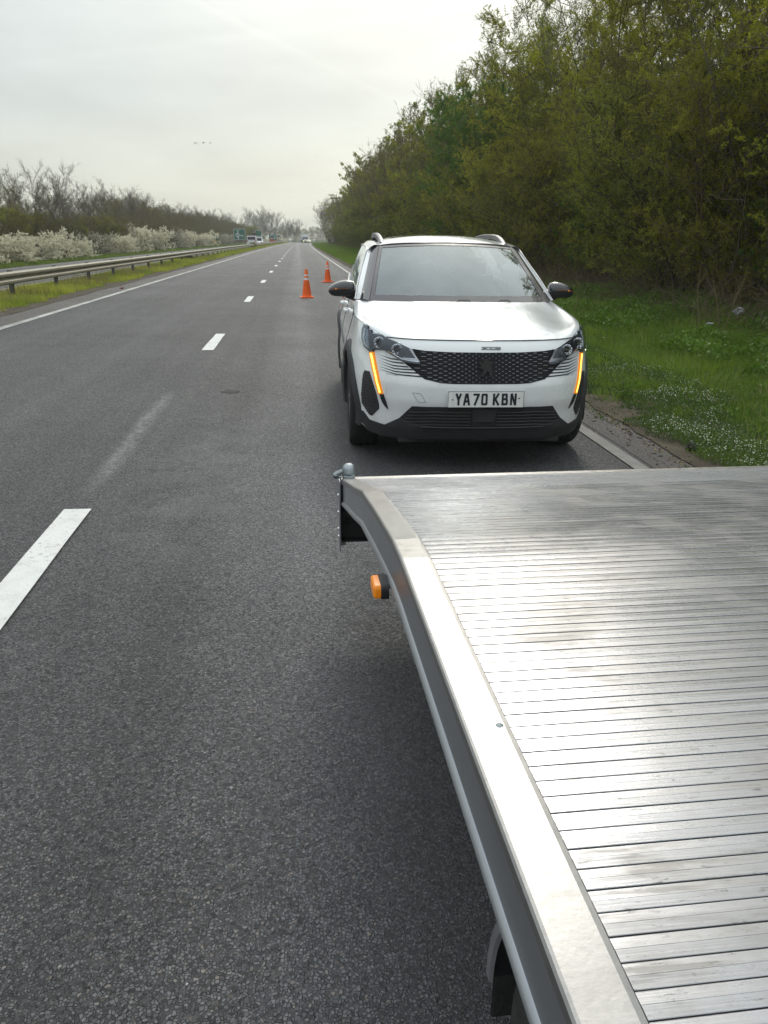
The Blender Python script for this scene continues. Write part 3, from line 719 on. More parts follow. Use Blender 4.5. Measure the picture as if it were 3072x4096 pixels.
# horizontal shelf under the grille
# number plate
plate = MB().box((0, 0, 0), (.522, .010, .113)).build('number_plate', M['plate'], CAR, False, .003)
plate.location = (0, -.012, .534)
MB().box((0, .01, 0), (.47, .02, .09)).build('plate_holder', M['black_plastic'], plate)
fr = MB()
for c, d in (((0, -.006, .0545), (.516, .002, .0018)), ((0, -.006, -.0545), (.516, .002, .0018)), ((-.2585, -.006, 0), (.0018, .002, .110)), ((.2585, -.006, 0), (.0018, .002, .110))): fr.box(c, d)
fr.build('plate_border', M['post'], plate)
def strokes(mb, segs, ox, oz, t, y=-.0065, th=.0022):
    for a, b_ in segs:
        a = Vector((a[0] + ox, 0, a[1] + oz)); b_ = Vector((b_[0] + ox, 0, b_[1] + oz)); d = (b_ - a); l = d.length; ang = math.atan2(d.z, d.x)
        mb.box(((a.x + b_.x) / 2, y, (a.z + b_.z) / 2), (l + (t if abs(d.x) < 1e-6 or abs(d.z) < 1e-6 else t * .1), th, t), Matrix.Rotation(-ang, 3, 'Y'))
w_, h_ = .040, .066; T_ = .0135; hw, hh = w_ / 2 - T_ / 2 + .0015, .079 / 2 - T_ / 2
GL = {
 'Y': [((-hw - .001, hh + T_ / 2), (0, -.002)), ((hw + .001, hh + T_ / 2), (0, -.002)), ((0, -.002), (0, -hh))],
 'A': [((-hw - .003, -hh - T_ / 2), (-.003, hh + T_ / 2)), ((hw + .003, -hh - T_ / 2), (.003, hh + T_ / 2)), ((-.010, -.013), (.010, -.013)), ((-.002, hh), (.002, hh))],
 '7': [((-hw, hh), (hw, hh)), ((hw + .0005, hh), (-.011, -hh - T_ / 2))],
 '0': [((-hw, -hh + .006), (-hw, hh - .006)), ((hw, -hh + .006), (hw, hh - .006)), ((-hw + .004, hh), (hw - .004, hh)), ((-hw + .004, -hh), (hw - .004, -hh))],
 'K': [((-hw, -hh), (-hw, hh)), ((-hw + .004, -.008), (hw + .002, hh + T_ / 2)), ((-.006, .003), (hw + .004, -hh - T_ / 2))],
 'B': [((-hw, -hh), (-hw, hh)), ((-hw, hh), (hw - .006, hh)), ((-hw, .001), (hw - .006, .001)), ((-hw, -hh), (hw - .005, -hh)), ((hw - .003, .010), (hw - .003, hh - .006)), ((hw, -hh + .006), (hw, -.006))],
 'N': [((-hw, -hh), (-hw, hh)), ((hw, -hh), (hw, hh)), ((-hw + .001, hh + T_ / 2), (hw - .001, -hh - T_ / 2))],
}
PXC = {'Y': 333, 'A': 468, '7': 628, '0': 762, 'K': 955, 'B': 1100, 'N': 1243}
y_off = {'Y': -.0065, 'A': -.0066, '7': -.0067, '0': -.0065, 'K': -.0066, 'B': -.0067, 'N': -.0065}
for i, ch in enumerate('YA70KBN'):
    q = MB()
    for j, sg in enumerate(GL[ch]): strokes(q, [sg], (PXC[ch] - 790) / 4.1475 * .001712, 0, T_, y=-.0065 - .00012 * j)
    q.build('plate_character', M['ink'], plate)
for x in (-.228, .226): MB().lathe([(0, -.004), (.004, -.003), (.0055, 0)], 10, (x, -.0055, -.002 if x < 0 else .006), 'Y').build('plate_screw', M['rust'], plate)
# badge 3008
bd = MB()
def digit(segs, ox, oz=0): strokes(bd, segs, ox, oz, .0036, 0, .002)
dw, dh = .0128, .0075
D3 = [((-dw, dh), (dw, dh)), ((-dw * .3, 0), (dw * .8, 0)), ((-dw, -dh), (dw, -dh)), ((dw, .001), (dw, dh)), ((dw, -dh), (dw, -.001))]
D0 = [((-dw, dh), (dw, dh)), ((-dw, -dh), (dw, -dh)), ((dw, -dh), (dw, dh)), ((-dw, -dh), (-dw, dh))]
D8 = D0 + [((-dw, 0), (dw, 0))]
for i, d_ in enumerate((D3, D0, D0, D8)): digit(d_, .017 + (i - 1.5) * .0338)
bo_ = bd.build('badge', M['navy'], CAR); p_ = hit(.017, .861, .004); bo_.location = p_; bo_.rotation_euler = (rad(-24), 0, 0)

# windscreen, pillars, roof
BL = np.array([.722, 1.235, 1.080]); TL = np.array([.590, 2.063, 1.494])
def wsc(s, t):      # s -1..1, t 0..1
    a = abs(s); bowb = .235 * (1 - a ** 2.2); bowt = .13 * (1 - a ** 2.2)
    p = BL * (1 - t) + TL * t; u = p[0] * s
    v = p[1] - (bowb * (1 - t) + bowt * t); w = p[2] + (.006 * (1 - t) + .030 * t) * (1 - s * s) + .012 * math.sin(math.pi * t)
    return (u, v, w)
def grid(fn, nu, nv):
    g = [fn(i / nu, j / nv) for i in range(nu + 1) for j in range(nv + 1)]
    return g, [(i * (nv + 1) + j, (i + 1) * (nv + 1) + j, (i + 1) * (nv + 1) + j + 1, i * (nv + 1) + j + 1) for i in range(nu) for j in range(nv)]
b = MB(); b.add(*grid(lambda a, c: wsc(a * 2 - 1, c), 24, 14)); ws = b.build('windscreen', M['windscreen'], CAR, True)
# printed black border of the windscreen
def bord(a0, a1, c0, c1):
    q = MB(); g, f = grid(lambda a, c: tuple(np.array(wsc(a0 + (a1 - a0) * a, c0 + (c1 - c0) * c)) + np.array([0, -.0025, .002])), 20 if a1 - a0 > .5 else 3, 12 if c1 - c0 > .5 else 3); return g, f
q = MB()
for r_ in ((-1, 1, 0, .10), (-1, 1, .945, 1), (-1, -.955, .10, .945), (.955, 1, .10, .945)): q.add(*bord(*r_))
q.build('windscreen_border', M['pillar_black'], ws, True)
# sensor pod behind the glass
q = MB(); 
def wsp(u, t, off): p = np.array(wsc(u / (BL[0] * (1 - t) + TL[0] * t), t)); return tuple(p + np.array([0, off, -off * .6]))
pod = [(-.20, .945), (.20, .945), (.06, .86), (.035, .775), (-.035, .775), (-.06, .86)]
P1 = [wsp(u, t, .012) for u, t in pod]; P2 = [wsp(u, t, .06) for u, t in pod]
q.add(P1 + P2, [tuple(range(6)), tuple(range(11, 5, -1))] + [(i, (i + 1) % 6, 6 + (i + 1) % 6, 6 + i) for i in range(6)]); q.build('sensor_pod', M['lamp_housing'], ws)
for x0 in (0.0, .33):
    MB().tube([wsp(x0 - .05, .012, -.008), wsp(x0 - .035, .03, -.012), wsp(x0 + .035, .03, -.012), wsp(x0 + .05, .012, -.008)], .003, 5).build('wiper_cap', M['black_plastic'], CAR, True)
# inspection sticker at the lower corner
tr = MB(); tr.add([wsp(.50, .24, -.003), wsp(.53, .24, -.003), wsp(.52, .37, -.003), wsp(.49, .37, -.003)], [(0, 1, 2, 3)])
PC = {}
for s in (-1, 1):
    rows = []
    for t in (0, .2, .4, .6, .8, 1.0):
        e = BL * (1 - t) + TL * t; a_ = e + np.array([.004, .004, .002])
        c_ = np.array([e[0] + .058 + .012 * (1 - t), e[1] + .16 - .02 * t, e[2] + .004])
        rows.append((a_, (a_ + c_) / 2 + np.array([.010, -.012, .010]), c_))
    V2 = []; 
    for a, m_, c in rows:
        for k in range(7):
            t = k / 6
            V2.append(a * (1 - t) ** 2 + 2 * (m_ + (m_ - (a + c) / 2) * .6) * t * (1 - t) + c * t ** 2)
    Fq = [(i * 7 + k, i * 7 + k + 1, (i + 1) * 7 + k + 1, (i + 1) * 7 + k) for i in range(5) for k in range(6)]
    V2 = [(p[0] * s, p[1], p[2]) for p in V2]
    MB().add(V2, Fq).build('a_pillar', M['pillar_black'], CAR, True)
    PC[s] = [V2[i * 7 + 6] for i in range(6)]
# roof
def roofw(u, v):
    a = min(1, abs(u) / .60)
    wc = np.interp(v, [1.93, 2.06, 2.3, 2.7, 3.1, 3.6, 4.0, 4.25], [1.524, 1.553, 1.582, 1.598, 1.598, 1.575, 1.535, 1.50])
    we = np.interp(v, [1.93, 2.06, 2.3, 2.7, 3.1, 3.6, 4.0, 4.25], [1.485, 1.496, 1.518, 1.535, 1.535, 1.515, 1.48, 1.45])
    return wc - (wc - we) * a ** 2.6
def roofpt(v0f, v1, sc):
    def f(a, c):
        s = a * 2 - 1; u = s * sc
        v0 = 2.063 - .13 * (1 - abs(s) ** 2.2) if v0f is None else v0f
        v = v0 + (v1 - v0) * c; return (u * np.interp(v, [2, 3.2, 4.25], [1, 1, .93]), v, roofw(u, v) + .001)
    return f
q = MB(); q.add(*grid(roofpt(None, 2.38, .592), 24, 6)); q.build('roof_header', M['paint'], CAR, True)
q = MB(); q.add(*grid(roofpt(2.38, 4.2, .592), 24, 14)); q.build('roof', M['roof_glass'], CAR, True)
MB().tube([wsp(u, .998, -.004) for u in np.linspace(-.58, .58, 20)], .004, 5).build('roof_seal', M['navy'], CAR, True)
for s in (-1, 1):
    # cant rail: roof edge down to the window tops
    rows = []
    for v in (2.07, 2.2, 2.4, 2.8, 3.2, 3.6, 3.9, 4.15):
        k = np.interp(v, [2, 3.2, 4.25], [1, 1, .93])
        rows.append([(.590 * k, v, roofw(.59, v)), (.635 * k, v, roofw(.6, v) + .004), (.665 * k, v + .01, roofw(.6, v) - .012), (.690 * k, v + .02, roofw(.6, v) - .038)])
    V2 = [(p[0] * s, p[1], p[2]) for r_ in rows for p in r_]
    MB().add(V2, [(i * 4 + k, i * 4 + k + 1, (i + 1) * 4 + k + 1, (i + 1) * 4 + k) for i in range(7) for k in range(3)]).build('cant_rail', M['silver_trim'] if False else M['paint'], CAR, True)
    # side glass
    def sg(va, vb, ta=0, tb=0):
        def f(a, c):
            v = va + (vb - va) * a + (ta * (1 - a) + tb * a) * c
            ub = float(np.interp(v, [1.6, 2.2, 3.0, 3.7, 4.1], [.826, .832, .83, .80, .75])); ut = .69 * float(np.interp(v, [2, 3.2, 4.25], [1, 1, .93]))
            wb = float(np.interp(v, [1.4, 1.9, 2.3, 3.0, 3.5, 4.05], [1.078, 1.092, 1.105, 1.135, 1.17, 1.19])); wt = roofw(.6, v) - .038
            return (s * (ub + (ut - ub) * c + .012 * math.sin(math.pi * c)), v, wb + (wt - wb) * c)
        return f
    q = MB(); q.add(*grid(sg(1.45, 2.43, .72, 0), 10, 8)); q.build('side_window', M['side_glass'], CAR, True)
    q = MB(); q.add(*grid(sg(2.52, 3.25), 8, 8)); q.build('side_window', M['side_glass'], CAR, True)
    q = MB(); q.add(*grid(sg(3.32, 3.70, 0, .2), 6, 8)); q.build('side_window', M['side_glass'], CAR, True)
    q = MB(); q.add(*grid(sg(2.43, 2.52), 3, 8)); q.build('b_pillar', M['gloss_black'], CAR, True)
    q = MB(); q.add(*grid(sg(3.25, 3.32), 3, 8)); q.build('c_pillar', M['gloss_black'], CAR, True)
    q = MB(); q.add(*grid(sg(3.70, 4.12, .2, .05), 5, 8)); q.build('rear_pillar', M['paint'], CAR, True)
    f1 = sg(1.45, 2.43, .72, 0)
    e1 = [f1(0, k / 5) for k in range(6)]; e0 = PC[s]; dr = MB().add(e0 + [(p[0] - s * .004, p[1] - .004, p[2]) for p in e1] + [(p[0] - s * .01, p[1] + .02, p[2]) for p in e1], [(k, k + 1, 7 + k, 6 + k) for k in range(5)] + [(6 + k, 7 + k, 13 + k, 12 + k) for k in range(5)])
    dr.build('door_frame', M['paint'], CAR, True)
    tl = [f1(0, c) for c in np.linspace(0, 1, 10)]; tl = [(p[0] + s * .004, p[1], p[2]) for p in tl]
    f2 = sg(2.24, 4.1); tl2 = [(f2(a, 1)[0] + s * .005, f2(a, 1)[1], f2(a, 1)[2]) for a in np.linspace(0, 1, 14)]
    MB().tube(tl + tl2, .007, 6).build('window_trim', M['silver_trim'], CAR, True)
    f3 = sg(1.46, 4.05); MB().tube([(f3(a, 0)[0] + s * .006, f3(a, 0)[1], f3(a, 0)[2]) for a in np.linspace(0, 1, 18)], .008, 6).build('waist_trim', M['silver_trim'], CAR, True)
    # roof rail
    pr = [(.560, 2.21, 1.512), (.562, 2.30, 1.540), (.565, 2.42, 1.566), (.57, 2.58, 1.585), (.57, 2.8, 1.594), (.565, 3.2, 1.594), (.555, 3.5, 1.578), (.545, 3.68, 1.556), (.54, 3.76, 1.52)]
    q = MB(); ring = []
    for k, p in enumerate(pr):
        t0 = Vector(pr[min(k + 1, 8)]) - Vector(pr[max(k - 1, 0)]); t0.normalize(); nrm = Vector((0, -t0.z, t0.y)).normalized()
        if nrm.z < 0: nrm = -nrm
        for dx, dn in ((-.021, -.030), (-.021, .006), (-.012, .012), (.012, .012), (.021, .006), (.021, -.030)):
            pp = Vector(p) + Vector((dx, 0, 0)) + nrm * dn; ring.append((s * pp.x, pp.y, pp.z))
    q.add(ring, [(i * 6 + k, i * 6 + (k + 1) % 6, (i + 1) * 6 + (k + 1) % 6, (i + 1) * 6 + k) for i in range(8) for k in range(6)] + [tuple(range(6)), tuple(range(53, 47, -1))])
    rr = q.build('roof_rail', M['rail_grey'], CAR, True)
    MB().box((s * .56, 2.205, 1.506), (.046, .03, .03)).build('rail_foot', M['black_plastic'], rr, False, .005)
    MB().box((s * .54, 3.77, 1.53), (.046, .03, .03)).build('rail_foot', M['black_plastic'], rr, False, .005)
    # mirror
    mp_ = [(.800, 1.085, .010, .020), (.812, 1.10, .014, .026), (.826, 1.150, .045, .060), (.84, 1.158, .056, .082), (.87, 1.163, .061, .094), (.91, 1.163, .060, .096), (.95, 1.160, .056, .088), (.99, 1.152, .049, .074), (1.02, 1.146, .038, .058), (1.04, 1.142, .022, .036), (1.047, 1.140, .006, .012)]
    for nm, a0, a1, mt in (('mirror_cap', -.10, math.pi + .10, 'gloss_black'), ('mirror_base', math.pi + .10, 2 * math.pi - .10, 'black_plastic')):
        vv = []; nk = 14
        for u, w, hh_, dd in mp_:
            for k in range(nk + 1):
                a = a0 + (a1 - a0) * k / nk
                vv.append((s * u, 1.60 + (dd * -math.cos(a)) * (.9 if math.cos(a) > 0 else .45), w + hh_ * math.sin(a) * (1 if math.sin(a) > 0 else 1.25)))
        if nm == 'mirror_cap': mo = MB().add(vv, [(i * (nk + 1) + k, i * (nk + 1) + k + 1, (i + 1) * (nk + 1) + k + 1, (i + 1) * (nk + 1) + k) for i in range(len(mp_) - 1) for k in range(nk)]).build('door_mirror', M[mt], CAR, True)
        else: MB().add(vv, [(i * (nk + 1) + k, i * (nk + 1) + k + 1, (i + 1) * (nk + 1) + k + 1, (i + 1) * (nk + 1) + k) for i in range(len(mp_) - 1) for k in range(nk)]).build(nm, M[mt], mo, True)
    MB().box((s * .92, 1.63, 1.155), (.12, .006, .07)).build('mirror_glass', M['chrome'], mo)
    MB().tube([(s * .80, 1.60, 1.07), (s * .85, 1.59, 1.088), (s * .90, 1.585, 1.10)], [.024, .024, .018], 8).build('mirror_arm', M['black_plastic'], mo, True)
    ptsm = [(s * u, 1.60 - .001 - np.interp(u, [a[0] for a in mp_], [a[3] for a in mp_]) * .905, np.interp(u, [a[0] for a in mp_], [a[1] for a in mp_]) - .006 + .012 * (u - .87) / .17) for u in np.linspace(.885, 1.035, 10)]
    MB().tube(ptsm, .0036, 5).build('mirror_indicator', M['amber_dark'], mo, True)
    MB().lathe([(0, -.006), (.005, -.005), (.006, .003)], 10, tuple(np.array(ptsm[6])), 'Y').build('lit_diode', M['drl_rim'], mo)
    # wheels, arches
    for wy in (.93, 3.605):
        wc = (s * .79, wy, .345)
        tw = [(.235, -.100), (.300, -.112), (.330, -.108), (.344, -.092), (.350, -.05), (.350, .05), (.344, .092), (.330, .108), (.300, .112), (.235, .100)]
        wl = MB().lathe([(r, h * s) for r, h in tw], 48, wc, 'X').build('wheel', M['rubber'], CAR, True)
        q = MB()
        for k in range(60):
            a = k * 2 * math.pi / 60
            for off in (-.05, 0, .05):
                q.box((wc[0] + off, wy + .3505 * math.cos(a + off * 4), .345 + .3505 * math.sin(a + off * 4)), (.035, .006, .022), Matrix.Rotation(a + off * 4, 3, 'X'))
        tag(q.build('tread_blocks', M['rubber'], wl), kind='stuff')
        rim_ = MB().lathe([(.238, .100 * s), (.232, .088 * s), (.215, .06 * s), (.215, -.08 * s)], 40, wc, 'X').build('rim', M['rim'], wl, True)
        q = MB()
        for k in range(5):
            a = k * 2 * math.pi / 5 + .3
            for da in (-.17, .17):
                p0 = Vector((wc[0] + s * .088, wy + .05 * math.cos(a), .345 + .05 * math.sin(a))); p1 = Vector((wc[0] + s * .080, wy + .228 * math.cos(a + da), .345 + .228 * math.sin(a + da)))
                q.tube([p0, p1], [.020, .016], 6)
        q.lathe([(.0, .105 * s), (.05, .102 * s), (.065, .08 * s), (.065, .05 * s)], 20, wc, 'X')
        q.build('spokes', M['rim'], wl, True)
        q = MB().lathe([(.17, .03 * s), (.0, .03 * s)], 24, wc, 'X').build('brake_disc', M['post'], wl)
        # arch cladding
        vv = []; ks = np.linspace(-.22, math.pi + .22, 34)
        for a in ks:
            for r_, off in ((.372, -.03), (.375, .012), (.41, .024), (.452, .017), (.462, .002)):
                y = wy - r_ * math.cos(a) * 1.0; z = .345 + r_ * math.sin(a) * 1.03
                pnt = hit_side(y, max(z, .315), s, off)
                if pnt.x * s < .70: pnt.x = s * (.70)
                vv.append((pnt.x, y, max(z, .22)))
        MB().add(vv, [(i * 5 + k, i * 5 + k + 1, (i + 1) * 5 + k + 1, (i + 1) * 5 + k) for i in range(33) for k in range(4)]).build('arch_cladding', M['trim_grey'], CAR, True)
        MB().lathe([(.40, -.28 * s), (.40, .09 * s)], 30, (s * .79, wy, .345), 'X', -.2, math.pi + .2).build('wheel_well', M['rubber'], CAR, True)
    # sill
    vv = []
    for v in np.linspace(1.36, 3.22, 10):
        for w, off in ((.22, -.02), (.235, .012), (.33, .016), (.37, .003)): p = hit_side(v, max(w, .25), s, off); vv.append((p.x, v, w))
    MB().add(vv, [(i * 4 + k, i * 4 + k + 1, (i + 1) * 4 + k + 1, (i + 1) * 4 + k) for i in range(9) for k in range(3)]).build('sill_cladding', M['trim_grey'], CAR, True)
    # door handles
    for vy in (2.15, 3.05):
        p = hit_side(vy, .93, s, .0)
        MB().tube([(p.x + s * .002, vy - .09, .935), (p.x + s * .030, vy - .075, .935), (p.x + s * .034, vy, .935), (p.x + s * .030, vy + .08, .935), (p.x + s * .002, vy + .095, .935)], [.012, .014, .014, .014, .012], 8).build('door_handle', M['paint'], CAR, True)
    # side fender trim behind the headlight
# rear: window, lamp bar
q = MB(); q.add(*grid(lambda a, c: ((a * 2 - 1) * (.62 - .06 * c), 4.30 - .22 * c - .12 * (a * 2 - 1) ** 2, 1.12 + .36 * c), 14, 6)); q.build('rear_window', M['side_glass'], CAR, True)
for s in (-1, 1): MB().tube([tuple(hit_side(v, .93, s, .004)) for v in (3.95, 4.05, 4.15)], .03, 6).build('tail_lamp', M['red_paint'], CAR, True)
# cabin
MB().box((0, 2.8, .30), (1.5, 2.8, .04)).build('cabin_floor', M['rubber'], CAR)
q = MB(); q.add(*grid(lambda a, c: ((a * 2 - 1) * .73, 1.32 + .45 * c - .10 * (1 - (a * 2 - 1) ** 2) * (1 - c), 1.045 + .02 * math.sin(math.pi * c) - .04 * c - .03 * abs(a * 2 - 1)), 20, 6))
q.box((0, 1.78, .80), (1.44, .08, .38)); q.build('dashboard', M['dash'], CAR, True)
q = MB(); q.lathe([(.17, 0), (.14, .09), (.0, .11)], 20, (-.37, 1.66, 1.00), 'Z', math.pi, 2 * math.pi); q.build('instrument_cowl', M['dash'], CAR, True)
q = MB(); pts = [(-.37 + .175 * math.cos(a), 1.93 + .06 * math.sin(a), 1.00 + .165 * math.sin(a)) for a in np.linspace(0, 2 * math.pi, 33)]
q.tube(pts, .016, 8, False); q.box((-.37, 1.93, 1.0), (.30, .03, .07)); q.build('steering_wheel', M['rubber'], CAR, True)
for x in (-.37, .37):
    st = MB().box((x, 2.62, .92), (.50, .14, .62), Matrix.Rotation(rad(-14), 3, 'X')).box((x, 2.36, .58), (.52, .5, .16)).build('front_seat', M['seat'], CAR, True, .05)
    MB().box((x, 2.72, 1.29), (.27, .10, .19), Matrix.Rotation(rad(-10), 3, 'X')).build('headrest', M['seat'], st, True, .04)
rs = MB().box((0, 3.45, .90), (1.25, .14, .62), Matrix.Rotation(rad(-16), 3, 'X')).build('rear_seat', M['seat'], CAR, True, .05)
for x in (-.42, 0, .42): MB().box((x, 3.56, 1.24), (.25, .09, .14)).build('headrest', M['seat'], rs, True, .03)
MB().box((0, 2.14, 1.40), (.24, .02, .07)).build('inner_mirror', M['gloss_black'], CAR, True, .01)
# ------------------------------------------------------------------ recovery truck bed
# own frame: x to the right, y towards the tail, origin on the ground
TR = empty('recovery_truck', (0, 0, 0), rad(1.1744), 'flatbed recovery truck seen from its bare aluminium beavertail bed, close in the foreground', 'truck')
TR.rotation_euler = (0, rad(.55), rad(1.1744))
PROF = [(-2.2, .934), (.0, .934), (1.40, .934), (1.52, .927), (1.725, .898), (1.9, .871), (2.2, .820), (2.45, .752), (2.75, .676), (3.05, .598)]
TX = .200
def dz(y): return float(np.interp(y, [p[0] for p in PROF], [p[1] for p in PROF])) + TX * 0.0096
# side rail: top face, outer face, bead along the lower edge, lip
def sweep(mb, sec, ys, dx=0.0):
    n = len(sec); V_ = []
    for y in ys:
        for x, z in sec: V_.append((x + dx, y, dz(y) + z))
    mb.add(V_, [(i * n + k, i * n + (k + 1) % n, (i + 1) * n + (k + 1) % n, (i + 1) * n + k) for i in range(len(ys) - 1) for k in range(n)] + [tuple(range(n)), tuple(reversed(range((len(ys) - 1) * n, len(ys) * n)))])
    return mb
ysF = [-2.2, -1, -.2, .2, .5, .8, 1.1, 1.3, 1.40, 1.46, 1.52, 1.6, 1.725, 1.9, 2.05, 2.18]
ysR = [2.183, 2.2, 2.3, 2.45, 2.6, 2.75, 2.9, 3.03]
BED = 2.32
for s_, x0 in ((1, TX), (-1, TX + BED)):
    top = [(0, -.0035), (.0025, -.0008), (.006, .0), (.054, .001), (.0605, .0), (.0605, -.02), (.010, -.02), (0, -.018)]
    top = [(s_ * x, z) for x, z in top]
    for nm, ys in (('rail_top', ysF), ('rail_top', ysR)):
        sweep(MB(), top, ys, x0).build(nm, M['alu_rail'], TR, False)
    side = [(0.0005, -.0185), (.001, -.022), (.0045, -.026), (.0045, -.098), (-.001, -.102), (-.0035, -.108), (-.0015, -.115), (.004, -.118), (.010, -.113), (.010, -.019)]
    side = [(s_ * x, z) for x, z in side]
    sweep(MB(), side, ysF[:-1] + [2.2, 2.3, 2.45, 2.6, 2.75, 2.9, 3.03], x0).build('side_rail', M['alu_side'], TR, True)
for s_, x0 in ((1, TX), (-1, TX + BED)):
    for yb in (.83,):
        MB().lathe([(0, .0022), (.0035, .0018), (.0055, 0)], 12, (x0 + s_ * .048, yb, dz(yb) + .0008)).build('rail_rivet', M['galv'], TR, True)
# deck: each ribbed slat is a piece
def slat_mesh():
    W = BED - .1235; p = .027
    sec = [(-p / 2 + .0003, -.0022), (-p / 2 + .0005, -.0004), (-p / 2 + .0011, 0), (-.0006, .0001), (-.0001, -.0005), (.0005, -.0005), (.0008, -.0002), (p / 2 - .0012, -.0006), (p / 2 - .0005, -.0009), (p / 2 - .0003, -.0022)]
    V_ = [(x, y, z) for x in (0, W) for y, z in sec] + [(x, y, -.006) for x in (0, W) for y in (-p / 2 + .0008, p / 2 - .0006)]
    n = len(sec); b = MB(); b.add(V_, [(k, k + 1, n + k + 1, n + k) for k in range(n - 1)]); return b
sl0 = slat_mesh().build('deck_slat', M['alu_deck'], TR, False)
sme = sl0.data; p = .027; y = .22; i = 0; r = np.random.default_rng(11)
while y < 3.015:
    o = sl0 if i == 0 else sl0.copy()
    if i: COL.objects.link(o); o.parent = TR
    sl = (dz(y + .012) - dz(y - .012)) / .024
    o.location = (TX + .0618, y, dz(y) - .0008 + r.normal(0, .00018)); o.rotation_euler = (math.atan(sl) + r.normal(0, .004), 0, 0)
    y += p * math.cos(math.atan(sl)); i += 1
b = MB(); y = .22 - p
while y > -2.2:
    q = slat_mesh(); b.add([(v[0] + TX + .0618, v[1] + y, v[2] + .934) for v in q.v], q.f); y -= p
tag(b.build('front_deck_slats', M['alu_deck'], TR), kind='stuff')
sweep(MB(), [(.0615, -.0075), (BED - .0615, -.0075), (BED - .0615, -.035), (.0615, -.035)], [-2.2, 1.4, 1.52, 1.725, 2.2, 2.45, 3.03], TX).build('deck_underframe', M['alu_side'], TR)
# rear cross member, ramp hinge, joint
b = MB(); b.box((TX + BED / 2, 3.052, dz(3.05) - .012), (BED, .040, .024)); b.build('rear_crossbar', M['alu_rail'], TR, False, .003)
b = MB(); b.box((TX + BED / 2 + .05, 3.084, dz(3.05) - .020), (BED - .1, .020, .020)); b.build('rear_lip', M['alu_deck'], TR, False, .003)
b = MB(); b.box((TX + BED / 2, 3.09, .47), (BED, .012, .18)).build('rear_panel', M['trim_grey'], TR)
# upright plate with rivets at the corner and light board behind
pl = MB().box((TX - .008, 3.055, .440), (.004, .075, .31)).box((TX + .006, 3.0925, .440), (.03, .004, .31)).build('corner_plate', M['alu_side'], TR, False)
for z in (.52, .445, .37, .335): MB().lathe([(0, -.006), (.005, -.005), (.008, 0)], 10, (TX - .010, 3.075, z), 'X').build('rivet', M['chrome'], pl, True)
lbp = MB().box((TX + .55, 3.075, .385), (1.1, .006, .13)).box((TX + .55, 3.06, .325), (1.1, .05, .006)).build('light_board', M['black_plastic'], TR)
for x in (.03, .42): MB().lathe([(.006, -.012), (.014, -.010), (.014, 0)], 12, (TX + x, 3.072, .40), 'Y').build('board_bolt', M['rubber'], lbp)
# ramp lock: galvanised knob on the corner
kb = MB(); kb.lathe([(.0, .056), (.012, .054), (.021, .047), (.026, .036), (.026, .014), (.019, .010), (.026, .004), (.026, -.008), (0, -.008)], 20, (TX + .030, 3.04, dz(3.05) + .012))
k_ = kb.build('ramp_lock', M['galv'], TR, True)
MB().tube([(TX - .018, 3.055, dz(3.05) + .018), (TX + .006, 3.05, dz(3.05) + .030), (TX + .03, 3.045, dz(3.05) + .042)], [.013, .011, .016], 10).build('lock_lever', M['galv'], k_, True)
MB().lathe([(0, -.014), (.010, -.012), (.014, -.004), (.014, .012), (0, .014)], 12, (TX - .020, 3.055, dz(3.05) + .012), 'X').build('lock_pin', M['galv'], k_, True)
# amber side marker under the rail
def rounded(hw, hh, rr, n=6):
    return [(cx + rr * math.cos(a_), cz + rr * math.sin(a_)) for cx, cz, a0 in ((hw - rr, hh - rr, 0), (-hw + rr, hh - rr, .5), (-hw + rr, -hh + rr, 1), (hw - rr, -hh + rr, 1.5)) for a_ in [math.pi * (a0 + .5 * k / n) for k in range(n + 1)]]
def pill(hw, hh, rr, x0, x1, cy, cz, ins=0.0):
    b_ = MB(); P_ = rounded(hw, hh, rr); Q_ = rounded(hw - ins, hh - ins, max(.002, rr - ins)) if ins else P_
    n_ = len(P_); V_ = [(x1, cy + y, cz + z) for y, z in P_] + [(x0 + ins, cy + y, cz + z) for y, z in P_] + [(x0, cy + y, cz + z) for y, z in Q_]
    b_.add(V_, [(i, (i + 1) % n_, n_ + (i + 1) % n_, n_ + i) for i in range(n_)] + [(n_ + i, n_ + (i + 1) % n_, 2 * n_ + (i + 1) % n_, 2 * n_ + i) for i in range(n_)] + [tuple(range(n_)), tuple(range(2 * n_, 3 * n_))]); return b_
ml_ = pill(.038, .018, .012, TX - .022, TX - .004, 1.560, .801).build('side_marker', M['black_plastic'], TR, True)
pill(.036, .016, .010, TX - .038, TX - .022, 1.560, .801, .004).build('marker_lens', M['amber_lens'], ml_, True)
MB().box((TX + .03, 1.56, .812), (.07, .05, .010)).build('marker_bracket', M['post'], ml_)
